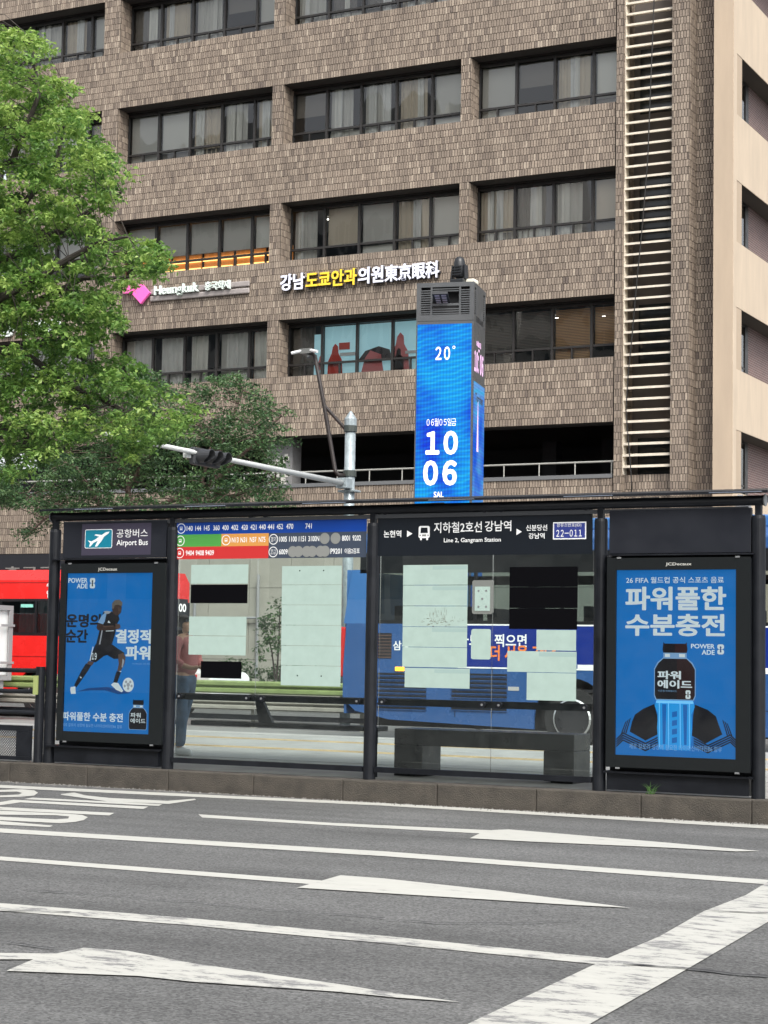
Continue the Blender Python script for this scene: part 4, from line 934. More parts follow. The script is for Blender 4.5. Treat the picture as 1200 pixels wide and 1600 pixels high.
# white box truck cut by the left frame edge
TX=float(onY(18,1000,32.2)[0]); tz1=float(onX(8,946,TX)[2])
tk=thing('box_truck','white box truck at the far left edge in front of the red coach','truck',(TX-2,31.2,0))
tw_=mat('truck_white',(.68,.70,.70),.4,0,.04,2); te=mat('truck_trim',(.32,.33,.34),.45,.3)
obj('cargo_box',MB().box(TX-4.2,TX-.04,30.2,32.2,.95,tz1-.06),tw_,tk,bevel=.02)
mb=MB().use(te).box(TX-4.22,TX,30.17,30.24,tz1-.14,tz1).box(TX-.10,TX,30.17,30.24,.92,tz1-.141).box(TX-4.22,TX,30.17,30.24,.85,.95).box(TX,TX+.03,30.18,32.2,tz1-.1,tz1).box(TX,TX+.03,32.08,32.2,.85,tz1-.101).box(TX,TX+.03,30.18,30.3,.85,tz1-.101).box(TX,TX+.03,31.17,31.23,.95,tz1-.101).box(TX,TX+.03,30.301,32.079,.85,.949); obj('box_frame',mb,None,tk)
for z in (1.2,tz1-.45): obj('hinge',MB().box(TX+.031,TX+.05,31.8,32.24,z,z+.05),te,tk)
obj('tow_bracket',MB().box(TX-.4,TX-.02,30.3,32.0,.55,.84),te,tk); obj('cab',MB().prism([(TX-6.0,.5),(TX-4.3,.5),(TX-4.3,2.1),(TX-5.4,2.1),(TX-5.95,1.35)],'y',30.35,32.1),tw_,tk,bevel=.05)
for x in (TX-1.4,TX-5.2): wheel(tk,x,30.3,.36,.36,tyre,rimm)
# white car beyond the rail
cx1=float(onY(393,1055,39.8)[0])
car=thing('car','white car beyond the guard rail behind the waiting person','car',(cx1-2.2,38.9,0))
prof=[(cx1-4.4,.45),(cx1-.1,.35),(cx1,.55),(cx1-.03,.95),(cx1-.15,1.06),(cx1-1.0,1.14),(cx1-1.75,1.48),(cx1-3.2,1.50),(cx1-4.1,1.08),(cx1-4.4,.95)]
obj('body',MB().prism(prof,'y',38.0,39.8),mat('car_white',(.75,.76,.76),.25,coat=.5),car,bevel=.06)
obj('window_pane',MB().prism([(cx1-3.7,1.12),(cx1-1.15,1.15),(cx1-1.8,1.42),(cx1-3.15,1.43)],'y',37.99,39.81),glassd,car)
obj('tail_light',MB().box(cx1-.95,cx1-.72,37.98,38.0,.93,1.0),red,car); obj('tail_light',MB().box(cx1-.55,cx1-.42,37.98,38.0,.93,1.0),red,car)
for x in (cx1-.9,cx1-3.5): wheel(car,x,37.97,.32,.32,tyre,rimm)
# ================================================================== SHELTER
PXS=[-12.98,-11.40,-8.95,-6.475,-4.925]
sh=thing('bus_shelter','long black steel bus shelter with a thin roof and glass bays, seen from the back','bus shelter',(-8.95,YS,PZ))
for x in PXS:
    obj('post',MB().lathe((x,YS,PZ),[(.064,0),(.064,2.57),(.058,2.60)],20),black,sh,smooth=False)
    obj('post_head',MB().box(x-.028,x+.028,YS-.03,YS+.03,2.81,2.93),black,sh)
obj('roof_beam',MB().tube([(-13.03,YS,2.955),(-4.87,YS,2.955)],.048,14),black,sh,smooth=True)
obj('beam_strip',MB().box(-12.86,-5.02,YS-.02,YS+.02,2.862,2.902),mat('strip_grey',(.06,.064,.07),.4),sh)
for xe in (-13.03,-4.87): obj('beam_cap',MB().disc((xe-.01 if xe<-9 else xe,YS,2.955),.056,'x',.012,16),mat('cap_grey',(.16,.17,.18),.4),sh)
obj('roof',MB().prism([(YS-.15,3.010),(YS+1.75,3.20),(YS+1.75,3.235),(YS-.15,3.035)],'x',-13.1,-4.8),black,sh)
for i in range(5):
    x=PXS[i]; obj('roof_arm',MB().prism([(YS+.03,2.93),(YS+1.6,3.12),(YS+1.6,3.16),(YS+.03,3.0)],'x',x-.03,x+.03),black,sh)
for k in range(6): 
    x=-12.6+k*1.45; obj('roof_highlight',MB().box(x,x+.5,YS-.17,YS-.151,3.018,3.026),mat('highlight_blue',(.35,.4,.5),.25,.6),sh)  # pale blue strips on the roof edge, a highlight line put in as shapes
def zat(y,x): return onY(x,y,YS)[2]
# glass bays with centre seam
gz0=zat(1183,330); gz1=zat(799,330); 
bays=[(-11.33,-9.02),(-8.88,-6.545)]
seams=[onY(400,1000,YS)[0],onY(768.5,1000,YS)[0]]
for (a,b),sm in zip(bays,seams):
    for p,q in ((a+.02,sm-.004),(sm+.004,b-.005)):
        obj('glass_pane',MB().box(p,q,YS-.006,YS+.006,gz0-.02,gz1),shglass,sh)
    obj('bottom_rail',MB().box(a-.003,b+.003,YS-.03,YS+.03,gz0-.075,gz0-.021),black,sh)
    mz=onY(a and 300 if a<-10 else 620,1088 if a<-10 else 1097,YS+.08)[2]
    obj('mid_rail',MB().box(a-.003,b+.003,YS+.05,YS+.10,mz-.035,mz+.035),black,sh)
    for x in (a+.07,sm-.09,sm+.09,b-.08):
        for z,yy in ((zat(806,330),0),(mz,0)):
            mb=MB().use(black).disc((x,YS-.022,z),.034,'y',.016,16); mb.use(mat('bolt_steel',(.3,.31,.32),.35,.5)).disc((x,YS-.027,z),.012,'y',.006,10); mb.use(black).disc((x,YS+.006,z),.025,'y',.045,12); obj('glass_clamp',mb,None,sh)
# plinth shelves under / over the light boxes
def shelf(x0,x1,z0,z1,y0=YS-.09,y1=YS+.09): return obj('shelf',MB().box(x0,x1,y0,y1,z0,z1),black,sh)
Lx0,Lx1=-12.91,-11.47; Rx0,Rx1=-6.40,-5.00
shelf(Lx0-.05,Lx1+.03,zat(1168,160)-.01,zat(1168,160)+.01); shelf(Rx0-.0,Rx1+.05,zat(1210,1060)-.01,zat(1210,1060)+.01)
obj('plinth',MB().box(Lx0+.04,Lx1-.02,YS-.05,YS+.05,PZ+.02,zat(1168,160)-.012),black,sh)
obj('plinth',MB().box(Rx0+.02,Rx1,YS-.05,YS+.05,PZ+.02,zat(1210,1060)-.012),black,sh)
shelf(Lx0-.05,Lx1+.03,zat(874,170)-.008,zat(874,170)+.006); shelf(Rx0,Rx1+.05,zat(867,1060)-.008,zat(867,1060)+.006)
panelm=mat('panel_dark',(.013,.015,.021),.5,0,.08,3,spec=.3)
obj('backing',MB().box(Lx0+.02,Lx1-.0,YS+.062,YS+.08,PZ+.03,zat(875,170)),black,sh); obj('backing',MB().box(Rx0+.01,Rx1-.0,YS+.062,YS+.08,PZ+.03,zat(868,1060)),black,sh)
zL0,zL1=zat(873,170)+.0,zat(816,170); zR0,zR1=zat(866,1060),zat(796,1060)
# ---- airport bus sign
ab=thing('airport_bus_sign','dark header panel reading Airport Bus with a teal aeroplane pictogram','sign',(-12.1,YS,zL0))
obj('panel',MB().box(Lx0+.06,Lx1,YS-.03,YS+.03,zL0+.008,zL1),panelm,ab)
YF=YS-.031
mb=MB(); qpx(mb,127,819,868,236,YF,mat('plum_film',(.045,.04,.065),.4),.0005)
X0,Z0,X1,Z1=rectY(132.5,827.5,857,175.5,YF)
mb.use(white).prism(roundrect(X0,Z0,X1,Z1,.02),'y',YF-.002,YF-.0008); mb.use(mat('teal_print',(.005,.18,.27),.4)).prism(roundrect(X0+.007,Z0+.007,X1-.007,Z1-.007,.016),'y',YF-.003,YF-.0022)
pl=[(138,847),(145,845),(150,839),(146,836),(150,835.5),(157,837),(165,831),(171,830),(171,832.5),(164,839),(158,845),(152,854),(149,854),(152,846),(147,849),(142,851),(140,855),(139,850)]
pl=[(137.5,844.5),(143,846),(149,843),(155,838.5),(148,836.5),(149.5,834.7),(159,836),(166,831.5),(171.5,830.5),(170,833.5),(163,838.5),(159,845),(152,854),(148.5,854),(153,845),(146,848.5),(142,853.5),(139.5,854.5),(141,848.5)]
ppx(mb,pl,YF,white,.0036)
tpx(mb,'공항버스',182,827,840,231,YF,white,.0,.0015); tpx(mb,'Airport Bus',182,843.5,855,231,YF,white,.01,.0015)
obj('lettering',mb,None,ab)
solo('header_panel',MB().box(Rx0+.02,Rx1+.01,YS-.03,YS+.03,zR0+.008,zR1),panelm,'blank dark header panel above the right-hand advert light box','panel',bevel=.004)
# ---- route number board (film on the glass)
YG=YS-.0075
rn=thing('route_number_sign','route number strip in blue, green, orange, red and grey across the left glass','sign',(-10.2,YG,2.35))
sx0=onY(276,830,YG)[0]; sx1=onY(573,830,YG)[0]; zt=zat(816.5,276); z3=zat(874,276); hh=(zt-z3)/3
f1=lambda px:onY(px,840,YG)[0]
mb=MB(); T_=.0015
def film(a,b,c,d,m): mb.use(m).box(a,b,YG-T_,YG,c,d)
film(sx0,sx1,zt-hh,zt,mat('film_blue',(.005,.05,.30),.35)); film(sx0,f1(346),zt-2*hh,zt-hh,mat('film_green',(.07,.30,.06),.35)); film(f1(346),f1(420),zt-2*hh,zt-hh,mat('film_orange',(.60,.28,.07),.35))
film(sx0,f1(420),zt-3*hh,zt-2*hh,mat('film_red',(.50,.03,.03),.35)); film(f1(420),sx1,zt-3*hh,zt-hh,mat('film_slate',(.045,.06,.09),.35))
obj('colour_strip',mb,None,rn)
mb=MB(); YT=YG-T_
MBX=[None]
def row_text(s,pxl,pxr,r,hgt=.42,m=white,bold=.015):
    MBX[0]=MB()
    zb=zt-hh*(r+1)+hh*(1-hgt)/2; a=f1(pxl); b=f1(pxr); put_text(MBX[0],s,(a,YT,zb),XU,ZU,b-a,hh*hgt,m,bold,lift=.0008); obj('route_number',MBX[0],None,rn)
for s,a,b in (('140',291.5,301),('144',305,314),('145',318.5,327.5),('360',333,343),('400',347,357),('402',361,372),('420',377,387),('421',391,400.5),('440',404.5,415),('441',418,428),('452',432,442),('470',447,458),('741',477,487)): row_text(s,a,b,0)
for s,a,b in (('N13',362.5,373),('N31',376,386),('N37',390.5,401),('N75',404.5,415)): row_text(s,a,b,1)
for s,a,b in (('9404',291,304),('9408',306.5,319.5),('9409',321.5,335)): row_text(s,a,b,2)
for s,a,b in (('1005',436.5,448.5),('1100',452,464),('1151',467,478),('3100N',482,499),('8001',534.5,547),('9202',551,564)): row_text(s,a,b,1)
for s,a,b in (('6009',436.5,450),('P9201',517,534.5),('이음2김포',539,562.5)): row_text(s,a,b,2)
def ring(cx,r,rw,m,rin=.85):
    cz=zt-hh*(rw+.5); mb.use(m); n=22; vs=[]
    for k in range(n):
        a=2*math.pi*k/n; vs+=[(cx+r*math.cos(a),YT-.001,cz+r*1.0*math.sin(a)),(cx+r*rin*math.cos(a),YT-.001,cz+r*rin*math.sin(a))]
    mb.add(vs,[(2*k,2*k+1,(2*k+3)%(2*n),(2*k+2)%(2*n)) for k in range(n)]); return cz
def busicon(cx,cz,s,m,dk):
    mb.use(m).prism(roundrect(cx-.55*s,cz-.5*s,cx+.55*s,cz+.6*s,.15*s,3),'y',YT-.0022,YT-.001)
    mb.use(dk).box(cx-.4*s,cx+.4*s,YT-.003,YT-.0023,cz+.02*s,cz+.42*s)
    mb.use(m); 
    for sg_ in (-1,1): mb.box(cx+sg_*.38*s-.1*s,cx+sg_*.38*s+.1*s,YT-.0022,YT-.001,cz-.7*s,cz-.5*s)
for px,rw,dk in ((283,0,'film_blue'),(282,1,'film_green'),(353.5,1,'film_orange'),(281.5,2,'film_red')):
    cx=f1(px); cz=ring(cx,hh*.42,rw,white); busicon(cx,cz,hh*.22,white,M(dk))
for px,rw,s in ((427.5,1,'경기'),(427.5,2,'경기\n순환')):
    cx=f1(px); cz=ring(cx,hh*.42,rw,white); put_text(mb,s,(cx-hh*.25,YT,cz-hh*.2),XU,ZU,hh*.5,hh*.4,white,.0,lift=.001)
dk_=0
for px,rw in ((507.5,1),(524.5,1),(458,2),(467,2),(480,2),(488.5,2),(501.5,2),(508.5,2)):
    cx=f1(px); cz=zt-hh*(rw+.5); mb.use(greyp).disc((cx,YT-.0012-.0004*(dk_:=dk_+1),cz),hh*.44,'y',.0008,22)
obj('bus_pictogram',mb,None,rn)
# ---- station name board
sn=thing('station_name_sign','black station name strip with white Korean lettering across the right glass','sign',(-7.7,YG,2.4))
nx0=onY(590,830,YG)[0]; nx1=onY(926,830,YG)[0]; nzt=zat(795,600); nzb=zat(869,600)
obj('black_strip',MB().box(nx0,nx1,YG-T_,YG,nzb,nzt),mat('film_black',(.008,.011,.016),.3),sn)
mb=MB()
for a_ in (('논현역',599.5,829,840,627,.015),('지하철2호선',678,816,833,753,.012),('강남역',757.5,814,830.5,799,.012),('Line 2, Gangnam Station',693.5,841,849.5,782.5,.012),('신분당선',822,820,829.5,855,.012),('강남역',826,833,842,851,.012)):
    mb=MB(); tpx(mb,*a_[:5],YT,white,a_[5],.001); obj('lettering',mb,None,sn)
mb=MB()
for a in ((636,829,839,644.5),(807,826,836,815.5)):
    X0,Z0,X1,Z1=rectY(*a[:3],a[3],YT); obj('arrow',MB().use(white).poly([(X0,YT-.001,Z0),(X1,YT-.001,(Z0+Z1)/2),(X0,YT-.001,Z1)]),None,sn)
X0,Z0,X1,Z1=rectY(654,822,844,671.5,YT); W_=X1-X0; H_=Z1-Z0
mb.use(white).prism(roundrect(X0,Z0+.14*H_,X1,Z1,.02,4),'y',YT-.0015,YT-.0005)
for sx_ in (.14,.70): mb.box(X0+sx_*W_,X0+(sx_+.16)*W_,YT-.0015,YT-.0005,Z0,Z0+.14*H_)
fb=M('film_black'); mb.use(fb).prism([(X0+.17*W_,Z0+.5*H_),(X0+.83*W_,Z0+.5*H_),(X0+.79*W_,Z0+.88*H_),(X0+.21*W_,Z0+.88*H_)],'y',YT-.0025,YT-.0016)
for cx in (.14,.86): mb.disc((X0+cx*W_,YT-.0025,Z0+.34*H_),.055*W_,'y',.0008,10)
mb.use(greyp).box(X0+.32*W_,X0+.68*W_,YT-.0025,YT-.0016,Z0+.27*H_,Z0+.4*H_)
obj('bus_pictogram',mb,None,sn); mb=MB(); X0,Z0,X1,Z1=rectY(864,816,843,916,YT); mb.use(white).box(X0,X1,YT-.0014,YT-.0004,Z0,Z1); mb.use(mat('id_blue',(.03,.045,.22),.4)).box(X0+.012,X1-.012,YT-.0024,YT-.0015,Z0+.012,Z1-.012)
put_text(mb,'정류소번호(ID)',(X0+.04,YT-.0024,Z0+.115),XU,ZU,X1-X0-.09,.042,white,.0,lift=.001); put_text(mb,'２２－０１１',(X0+.035,YT-.0024,Z0+.025),XU,ZU,X1-X0-.08,.068,white,.01,lift=.001)
obj('stop_number_plate',mb,None,sn)
for x in (nx0+.055,seams[1]-.09,seams[1]+.09,nx1-.07):
    mb=MB().use(mat('bolt_ring',(.05,.055,.06),.4)).disc((x,YT-.006,zat(806,330)),.030,'y',.004,16); mb.use(M('bolt_steel')).disc((x,YT-.008,zat(806,330)),.010,'y',.0015,10); obj('screw_cap',mb,None,sn)
# ---- sheets stuck on the glass
def L343(l): return [(250+x/3.4286,780+y/3.4286) for x,y in l]
sheets=[]
def sheet(xl,yt,yb,xr,m,label,holes=(),band=False,grp='blank sheets stuck on the shelter glass',lay_=0,rad=0):
    Y=YG-.005 # outer face of the glass
    X0,Z0,X1,Z1=rectY(xl,yt,yb,xr,Y)
    mb=MB().use(m)
    if rad: mb.prism(roundrect(X0,Z0,X1,Z1,rad,3),'y',Y+.001+lay_*.003,Y+.003+lay_*.003)
    else: mb.box(X0,X1,Y+.001+lay_*.003,Y+.003+lay_*.003,Z0,Z1)
    if band: mb.use(mat('mint_band',(.29,.40,.38),.6)).box(X0+(X1-X0)*.46,X1-.004,Y+.0005+lay_*.003,Y+.0009+lay_*.003,Z1-(Z1-Z0)*.24,Z1-(Z1-Z0)*.05)
    for hx_,hz_ in holes: mb.use(soot).disc((X0+(X1-X0)*hx_,Y+.0004+lay_*.003,Z0+(Z1-Z0)*hz_),.008,'y',.0005,10)
    return solo('notice_sheet',mb,m,label,'sheet',grp)
def s343(a,b,c,d,m,label,**k): # a,b,c,d in 3.43x crop
    return sheet(250+a/3.4286,780+b/3.4286,780+d/3.4286,250+c/3.4286,m,label,**k)
s343(165,352,472,453,mint,'pale mint sheet at the top left of the left glass, under the red route strip')
s343(163,458,468,557,soot,'black sheet directly below the top left mint sheet on the left glass')
s343(154,628,462,729,mint,'pale mint sheet beside the head of the waiting person, upper of two')
s343(152,732,459,832,mint,'pale mint sheet beside the waiting person, lower of two, above the small black sheet')
s343(217,867,436,957,soot,'small black sheet at hip height of the waiting person on the left glass')
ys=[358,459,566,674,783,889,997]
nm=['topmost','second from the top','third from the top','fourth from the top','fifth from the top','bottommost']
for k in range(6):
    h_=((.3,.75),(.7,.75)) if k==0 else (((.28,.5),(.68,.5)) if k==5 else ())
    s343(652-k*1.2,ys[k]+1,973-k*1.2,ys[k+1]-1,mint,nm[k]+' mint sheet of the tall column on the left glass',holes=h_)
def s3(a,b,c,d,m,label,**k): return sheet(560+a/3,760+b/3,760+d/3,560+c/3,m,label,**k)
ys=[368,463,560,657,752,846]; nm=['first','second','third','fourth','fifth']
for k in range(5): s3(209-k,ys[k]+1,512-k,ys[k+1]-1,mint,band=k in(0,1,3),label=nm[k]+' mint sheet from the top of the broad column on the right glass')
s3(216,850,521,941,mint,'mint sheet at the foot of the broad column, shifted slightly right, over the bus vents',band=True)
s3(708,378,1028,471,soot,'topmost large black sheet on the right glass under the station strip'); s3(707,473,1027,570,soot,'middle large black sheet on the right glass under the station strip'); s3(706,572,1025,668,soot,'lowest large black sheet on the right glass under the station strip')
s3(834,672,1020,768,mint,'small mint sheet tucked under the large black sheets'); s3(697,771,1022,868,mint,'wide mint sheet below the black sheets on the right glass',band=True); s3(788,872,1020,1001,mint,'lowest mint sheet above the bus wheel on the right glass')
s3(527,668,620,810,mint,'small rounded mint sheet between the broad column and the glass seam',rad=.02)
# faint old grime on the broad column
gm=mat('grime_brown',(.16,.13,.09),.8); mb=MB(); r=random.Random(5); Yq=YG-.006
for k in range(60):
    x=560+(r.gauss(375,45))/3; y=760+r.gauss(632,10)/3; a=onY(x,y,Yq); dx=r.uniform(.003,.03); mb.use(gm).box(a[0],a[0]+dx,Yq+.0006,Yq+.0009,a[2],a[2]+r.uniform(.001,.004))
for k in range(30):
    x=560+(r.gauss(375,30))/3; y=760+r.uniform(590,640)/3; a=onY(x,y,Yq); mb.use(gm).box(a[0],a[0]+.002,Yq+.0006,Yq+.0009,a[2],a[2]+r.uniform(.01,.06))
tag(obj('grime_smear',mb,None,fix=False),'brown scratches smeared on the third mint sheet of the broad column','smear',kind='stuff')
# card reader box
X0,Z0,X1,Z1=rectY(560+534/3,760+440/3,760+598/3,560+631/3,YG-.02)
dv=thing('control_box','grey plate with five screws fixed to the right glass above the bus advert','device',((X0+X1)/2,YG-.01,Z0))
obj('box',MB().prism(roundrect(X0,Z0,X1,Z1,.02,3),'y',YG-.03,YG-.001),mat('device_grey',(.17,.18,.17),.5),dv)
a0,b0,a1,b1=rectY(560+545/3,760+470/3,760+583/3,560+617/3,YG-.031)
pl_=obj('plate',MB().box(a0,a1,YG-.0325,YG-.0305,b0,b1),mint,dv)
for u,v in ((.25,.17),(.75,.17),(.5,.5),(.25,.83),(.75,.83)): obj('screw',MB().disc((a0+(a1-a0)*u,YG-.0345,b0+(b1-b0)*v),.011,'y',.0018,10),M('bolt_steel'),pl_)
# ---- advert light boxes
framem=mat('lightbox_black',(.009,.011,.012),.4,0,.0,4,spec=.3); 
def postermat(name,col,e): return mat(name,col,.45,0,0,emit=col,estr=e)
pb=postermat('poster_blue',(.002,.135,.43),.34); pb2=postermat('poster_blue_dark',(.002,.06,.24),.2); pw_=postermat('poster_white',(.70,.82,.86),.2); pk2=mat('poster_ink',(.006,.008,.016),.4); 
pskin=mat('poster_skin',(.10,.055,.04),.5); pskin2=mat('poster_skin_light',(.20,.12,.09),.5); pgl=postermat('poster_grey',(.35,.40,.45),.2); psky=postermat('poster_sky',(.22,.42,.68),.2); phair=mat('poster_hair',(.30,.27,.22),.5)
coverg=glass_mat('lightbox_cover',(.97,.98,.98),1.0,.02,.7,0.0,0.02,mulv=.9)
def lightbox(outer,img,label,plate):
    (xl,yt,yb,xr)=outer; YFr=YS-.13
    X0,Z0,X1,Z1=rectY(xl,yt,yb,xr,YFr); I=rectY(*img[:3],img[3],YFr+.03)
    t=thing('advert_light_box',label,'advert',((X0+X1)/2,YS-.04,Z0),0,'advert light boxes of the shelter')
    mb=MB().box(X0,I[0],YFr,YFr+.03,Z0,Z1).box(I[2],X1,YFr,YFr+.03,Z0,Z1).box(I[0]+.0005,I[2]-.0005,YFr+.0005,YFr+.0295,I[3],Z1-.001).box(I[0]+.0005,I[2]-.0005,YFr+.0005,YFr+.0295,Z0+.001,I[1])
    obj('door_frame',mb,framem,t); obj('case',MB().box(X0+.01,X1-.01,YFr+.031,YS+.06,Z0+.01,Z1-.01),black,t,bevel=.01)
    for x in (X0+.12,X1-.12):
        for z in (Z1-.004,Z0-.01): obj('latch',MB().box(x-.02,x+.02,YFr-.006,YFr+.01,z-.004,z+.012),M('bolt_steel'),t)
    obj('cover_glass',MB().add([(I[0],YFr+.006,I[1]),(I[2],YFr+.006,I[1]),(I[2],YFr+.006,I[3]),(I[0],YFr+.006,I[3])],[(0,1,2,3)]),coverg,t)
    return t,I,YFr,(X0,Z0,X1,Z1)
# left
lt,I,YFr,O_=lightbox((87,881,1157,255),(99,896,1142,237.5),'advert light box at the left end with a running footballer poster','')
YP_=YFr+.029
ps_=obj('poster',MB().use(pb).box(I[0],I[2],YP_,YP_+.0009,I[1],I[3]),None,lt)
K=lambda l:[(80+x/5.717,880+y/5.714) for x,y in l]
mb=MB()
def pp(l,m,lift): ppx(mb,K(l),YP_,m,lift)
pp([(225,1148),(330,1115),(500,1105),(640,1130),(710,1160),(600,1170),(480,1135),(350,1135)],pb2,.0005)
pp([(205,1090),(225,1110),(330,960),(365,900),(310,895),(270,960)],pk2,.0010)        # rear sock
pp([(330,875),(385,880),(365,915),(320,900)],pskin2,.0014)
pp([(175,1105),(215,1100),(220,1165),(178,1168),(170,1130)],pw_,.0012)
pp([(395,725),(470,700),(545,725),(600,765),(655,800),(640,850),(560,855),(500,820),(470,830),(400,885),(340,870),(370,790)],pk2,.0016) # shorts
pp([(600,815),(645,800),(665,840),(655,900),(620,965),(590,965),(605,900),(600,860)],pskin2,.0020)
pp([(585,965),(625,970),(590,1068),(555,1065),(570,1010)],pk2,.0022)
pp([(535,1085),(560,1065),(600,1070),(645,1140),(630,1152),(580,1130)],pw_,.0024)
pp([(470,430),(540,430),(600,465),(612,500),(580,560),(575,620),(545,720),(400,730),(430,610),(440,520)],pk2,.0026) # shirt
pp([(452,470),(500,425),(480,520),(465,545),(418,530)],psky,.0030)
pp([(415,540),(465,545),(480,570),(570,565),(610,540),(620,570),(590,590),(480,600),(420,600),(405,575)],pskin,.0034) # arm
pp([(545,400),(560,350),(620,350),(632,400),(625,440),(600,468),(575,465),(550,440)],pskin,.0034)
pp([(545,400),(545,360),(570,330),(610,325),(638,350),(635,385),(600,370),(570,375),(558,410)],phair,.0038)
pp([(505,530),(515,510),(532,535)],pw_,.0040)
pp([(490,603),(560,600),(560,606),(490,609)],pw_,.0040)
def disc_px(cx,cy,r,m,lift):
    a=onY(cx,cy,YP_); b=onY(cx+r,cy,YP_); rr=abs(b[0]-a[0]); mb.use(m).add([(a[0]+rr*math.cos(2*math.pi*k/20),YP_-lift,a[2]+rr*1.05*math.sin(2*math.pi*k/20)) for k in range(20)],[tuple(range(20))])
bx,by_=80+689/5.717,880+1086/5.714
disc_px(bx,by_,8.8,pw_,.0028); disc_px(bx,by_,2.6,pgl,.0032)
for k in range(5): a=R_(90+72*k); disc_px(bx+5.6*math.cos(a),by_+5.6*math.sin(a),1.7,pgl,.0032)
pp([(470,430),(500,425),(540,432),(520,450),(490,455)],pgl,.0043)
pp([(452,600),(462,600),(440,725),(428,725)],pgl,.0036); pp([(372,745),(380,745),(352,872),(344,870)],pw_,.0036)
pp([(575,540),(615,545),(622,575),(600,588),(578,580)],pskin2,.0046); pp([(600,395),(628,400),(622,440),(604,452)],pskin2,.0046); pp([(612,402),(622,404),(620,409),(611,407)],pk2,.0050); pp([(606,432),(620,431),(618,437),(607,437)],pk2,.0050)
pp([(470,560),(560,556),(560,566),(470,572)],pskin2,.0046); pp([(640,850),(655,870),(640,930),(630,930)],pgl,.0036); pp([(255,1010),(275,1018),(268,1030)],pw_,.0036); pp([(608,965),(628,962),(624,974)],pw_,.0036)
pp([(535,600),(560,600),(548,720),(530,715)],mat('poster_shade',(.02,.024,.035),.4),.0036); pp([(470,760),(530,730),(560,760),(510,800)],M('poster_shade'),.0036)
obj('footballer_print',mb,None,ps_)
def lp(s,xl,yt,yb,xr,m,b=.03,lift=.002): tpx(mb,s,80+xl/5.717,880+yt/5.714,880+yb/5.714,80+xr/5.717,YP_,m,b,lift)
mb=MB()
lp('１９',365,800,860,408,pw_,.03,.0042)
lp('POWER',155,133,175,325,pw_,.03); lp('ADE',230,183,225,325,pw_,.03)
def keyhole(X,Z,w_,h_,m1,m2,Y,dl):
    mb.use(m1).prism(roundrect(X,Z+h_*.52,X+w_,Z+h_,w_*.28,4),'y',Y-dl-.0006,Y-dl); mb.prism(roundrect(X,Z,X+w_,Z+h_*.48,w_*.28,4),'y',Y-dl-.0006,Y-dl)
    mb.use(m2).prism([(X+.38*w_,Z+.2*h_),(X+.62*w_,Z+.2*h_),(X+.58*w_,Z+.6*h_),(X+.64*w_,Z+.7*h_),(X+.5*w_,Z+.82*h_),(X+.36*w_,Z+.7*h_),(X+.42*w_,Z+.6*h_)],'y',Y-dl-.0016,Y-dl-.0008)
X0,Z0,X1,Z1=rectY(80+345/5.717,880+132/5.714,880+225/5.714,80+393/5.717,YP_); keyhole(X0,Z0,X1-X0,Z1-Z0,pw_,pk2,YP_,.0015)
lp('운명의',135,455,570,440,pk2,.045,.0012); lp('순간',130,592,705,325,pk2,.045,.0012); lp('결정적',578,592,712,890,pw_,.045,.0044); lp('파워',668,738,858,885,pw_,.045,.0044)
lp('파워풀한 수분 충전',102,1325,1400,640,pw_,.03); lp('제로 칼로리 성장에 필요한 나이아신비타민B6 함유',100,1425,1455,635,psky,.0); lp('POWERADE  극한 파워',725,890,905,880,psky,.0)
obj('lettering',mb,None,ps_)
def bottle(mb,P,YPl,cut,liq):
    # P maps bottle units (0..1 wide, 0..1 high) to world X,Z
    def q(l,m,lift): mb.use(m).poly([(P(u,v)[0],YPl-lift,P(u,v)[1]) for u,v in l])
    q([(.22,1.0),(.25,.985),(.75,.985),(.78,1.0),(.80,.93),(.78,.90),(.22,.90),(.20,.93)],pk2,.0030)
    q([(.22,.90),(.78,.90),(.78,.855),(.22,.855)],psky,.0030); q([(.26,.89),(.38,.89),(.38,.86),(.26,.86)],pw_,.0034); q([(.60,.89),(.74,.89),(.74,.86),(.60,.86)],pw_,.0034)
    q([(.22,.855),(.78,.855),(.92,.81),(1.0,.75),(1.0,.50),(.96,.46),(.04,.46),(0,.50),(0,.75),(.08,.81)],psky,.0036)
    q([(.22,.845),(.78,.845),(.90,.80),(.98,.745),(.98,.505),(.94,.468),(.06,.468),(.02,.505),(.02,.745),(.10,.80)],pk2,.0040)
    if liq:
        q([(.06,.46),(.94,.46),(.98,.40),(.90,.33),(.92,.2),(.88,0),(.12,0),(.08,.2),(.10,.33),(.02,.40)],postermat('bottle_blue',(.01,.25,.62),.4),.0036)
        for u in (.12,.34,.62,.84): q([(u,.44),(u+.02,.44),(u+.03,.02),(u+.015,.02)],postermat('bottle_glint',(.15,.5,.85),.4),.0040)
        for (u0,u1,v0,v1) in ((.44,.56,.30,.36),(.44,.56,.22,.28),(.44,.56,.14,.20),(.44,.56,.06,.12)): q([(u0,v0),(u1,v0+.01),(u1,v1),(u0,v1-.01)],postermat('bottle_deep',(.004,.12,.42),.3),.0044)
        q([(.20,.42),(.30,.42),(.28,.05),(.22,.05)],postermat('bottle_deep',(.004,.12,.42),.3),.0038); q([(.70,.42),(.80,.42),(.79,.05),(.73,.05)],postermat('bottle_deep',(.004,.12,.42),.3),.0038)
        q([(.50,.985),(.75,.985),(.78,1.0),(.80,.93),(.78,.90),(.50,.90)],mat('cap_maroon',(.05,.012,.018),.4),.0034)
        q([(.55,.845),(.78,.845),(.90,.80),(.98,.745),(.98,.505),(.94,.468),(.55,.468)],mat('label_maroon',(.035,.009,.014),.4),.0042)
        q([(.06,.455),(.94,.455),(.95,.43),(.05,.43)],postermat('bottle_glint',(.15,.5,.85),.4),.0042)
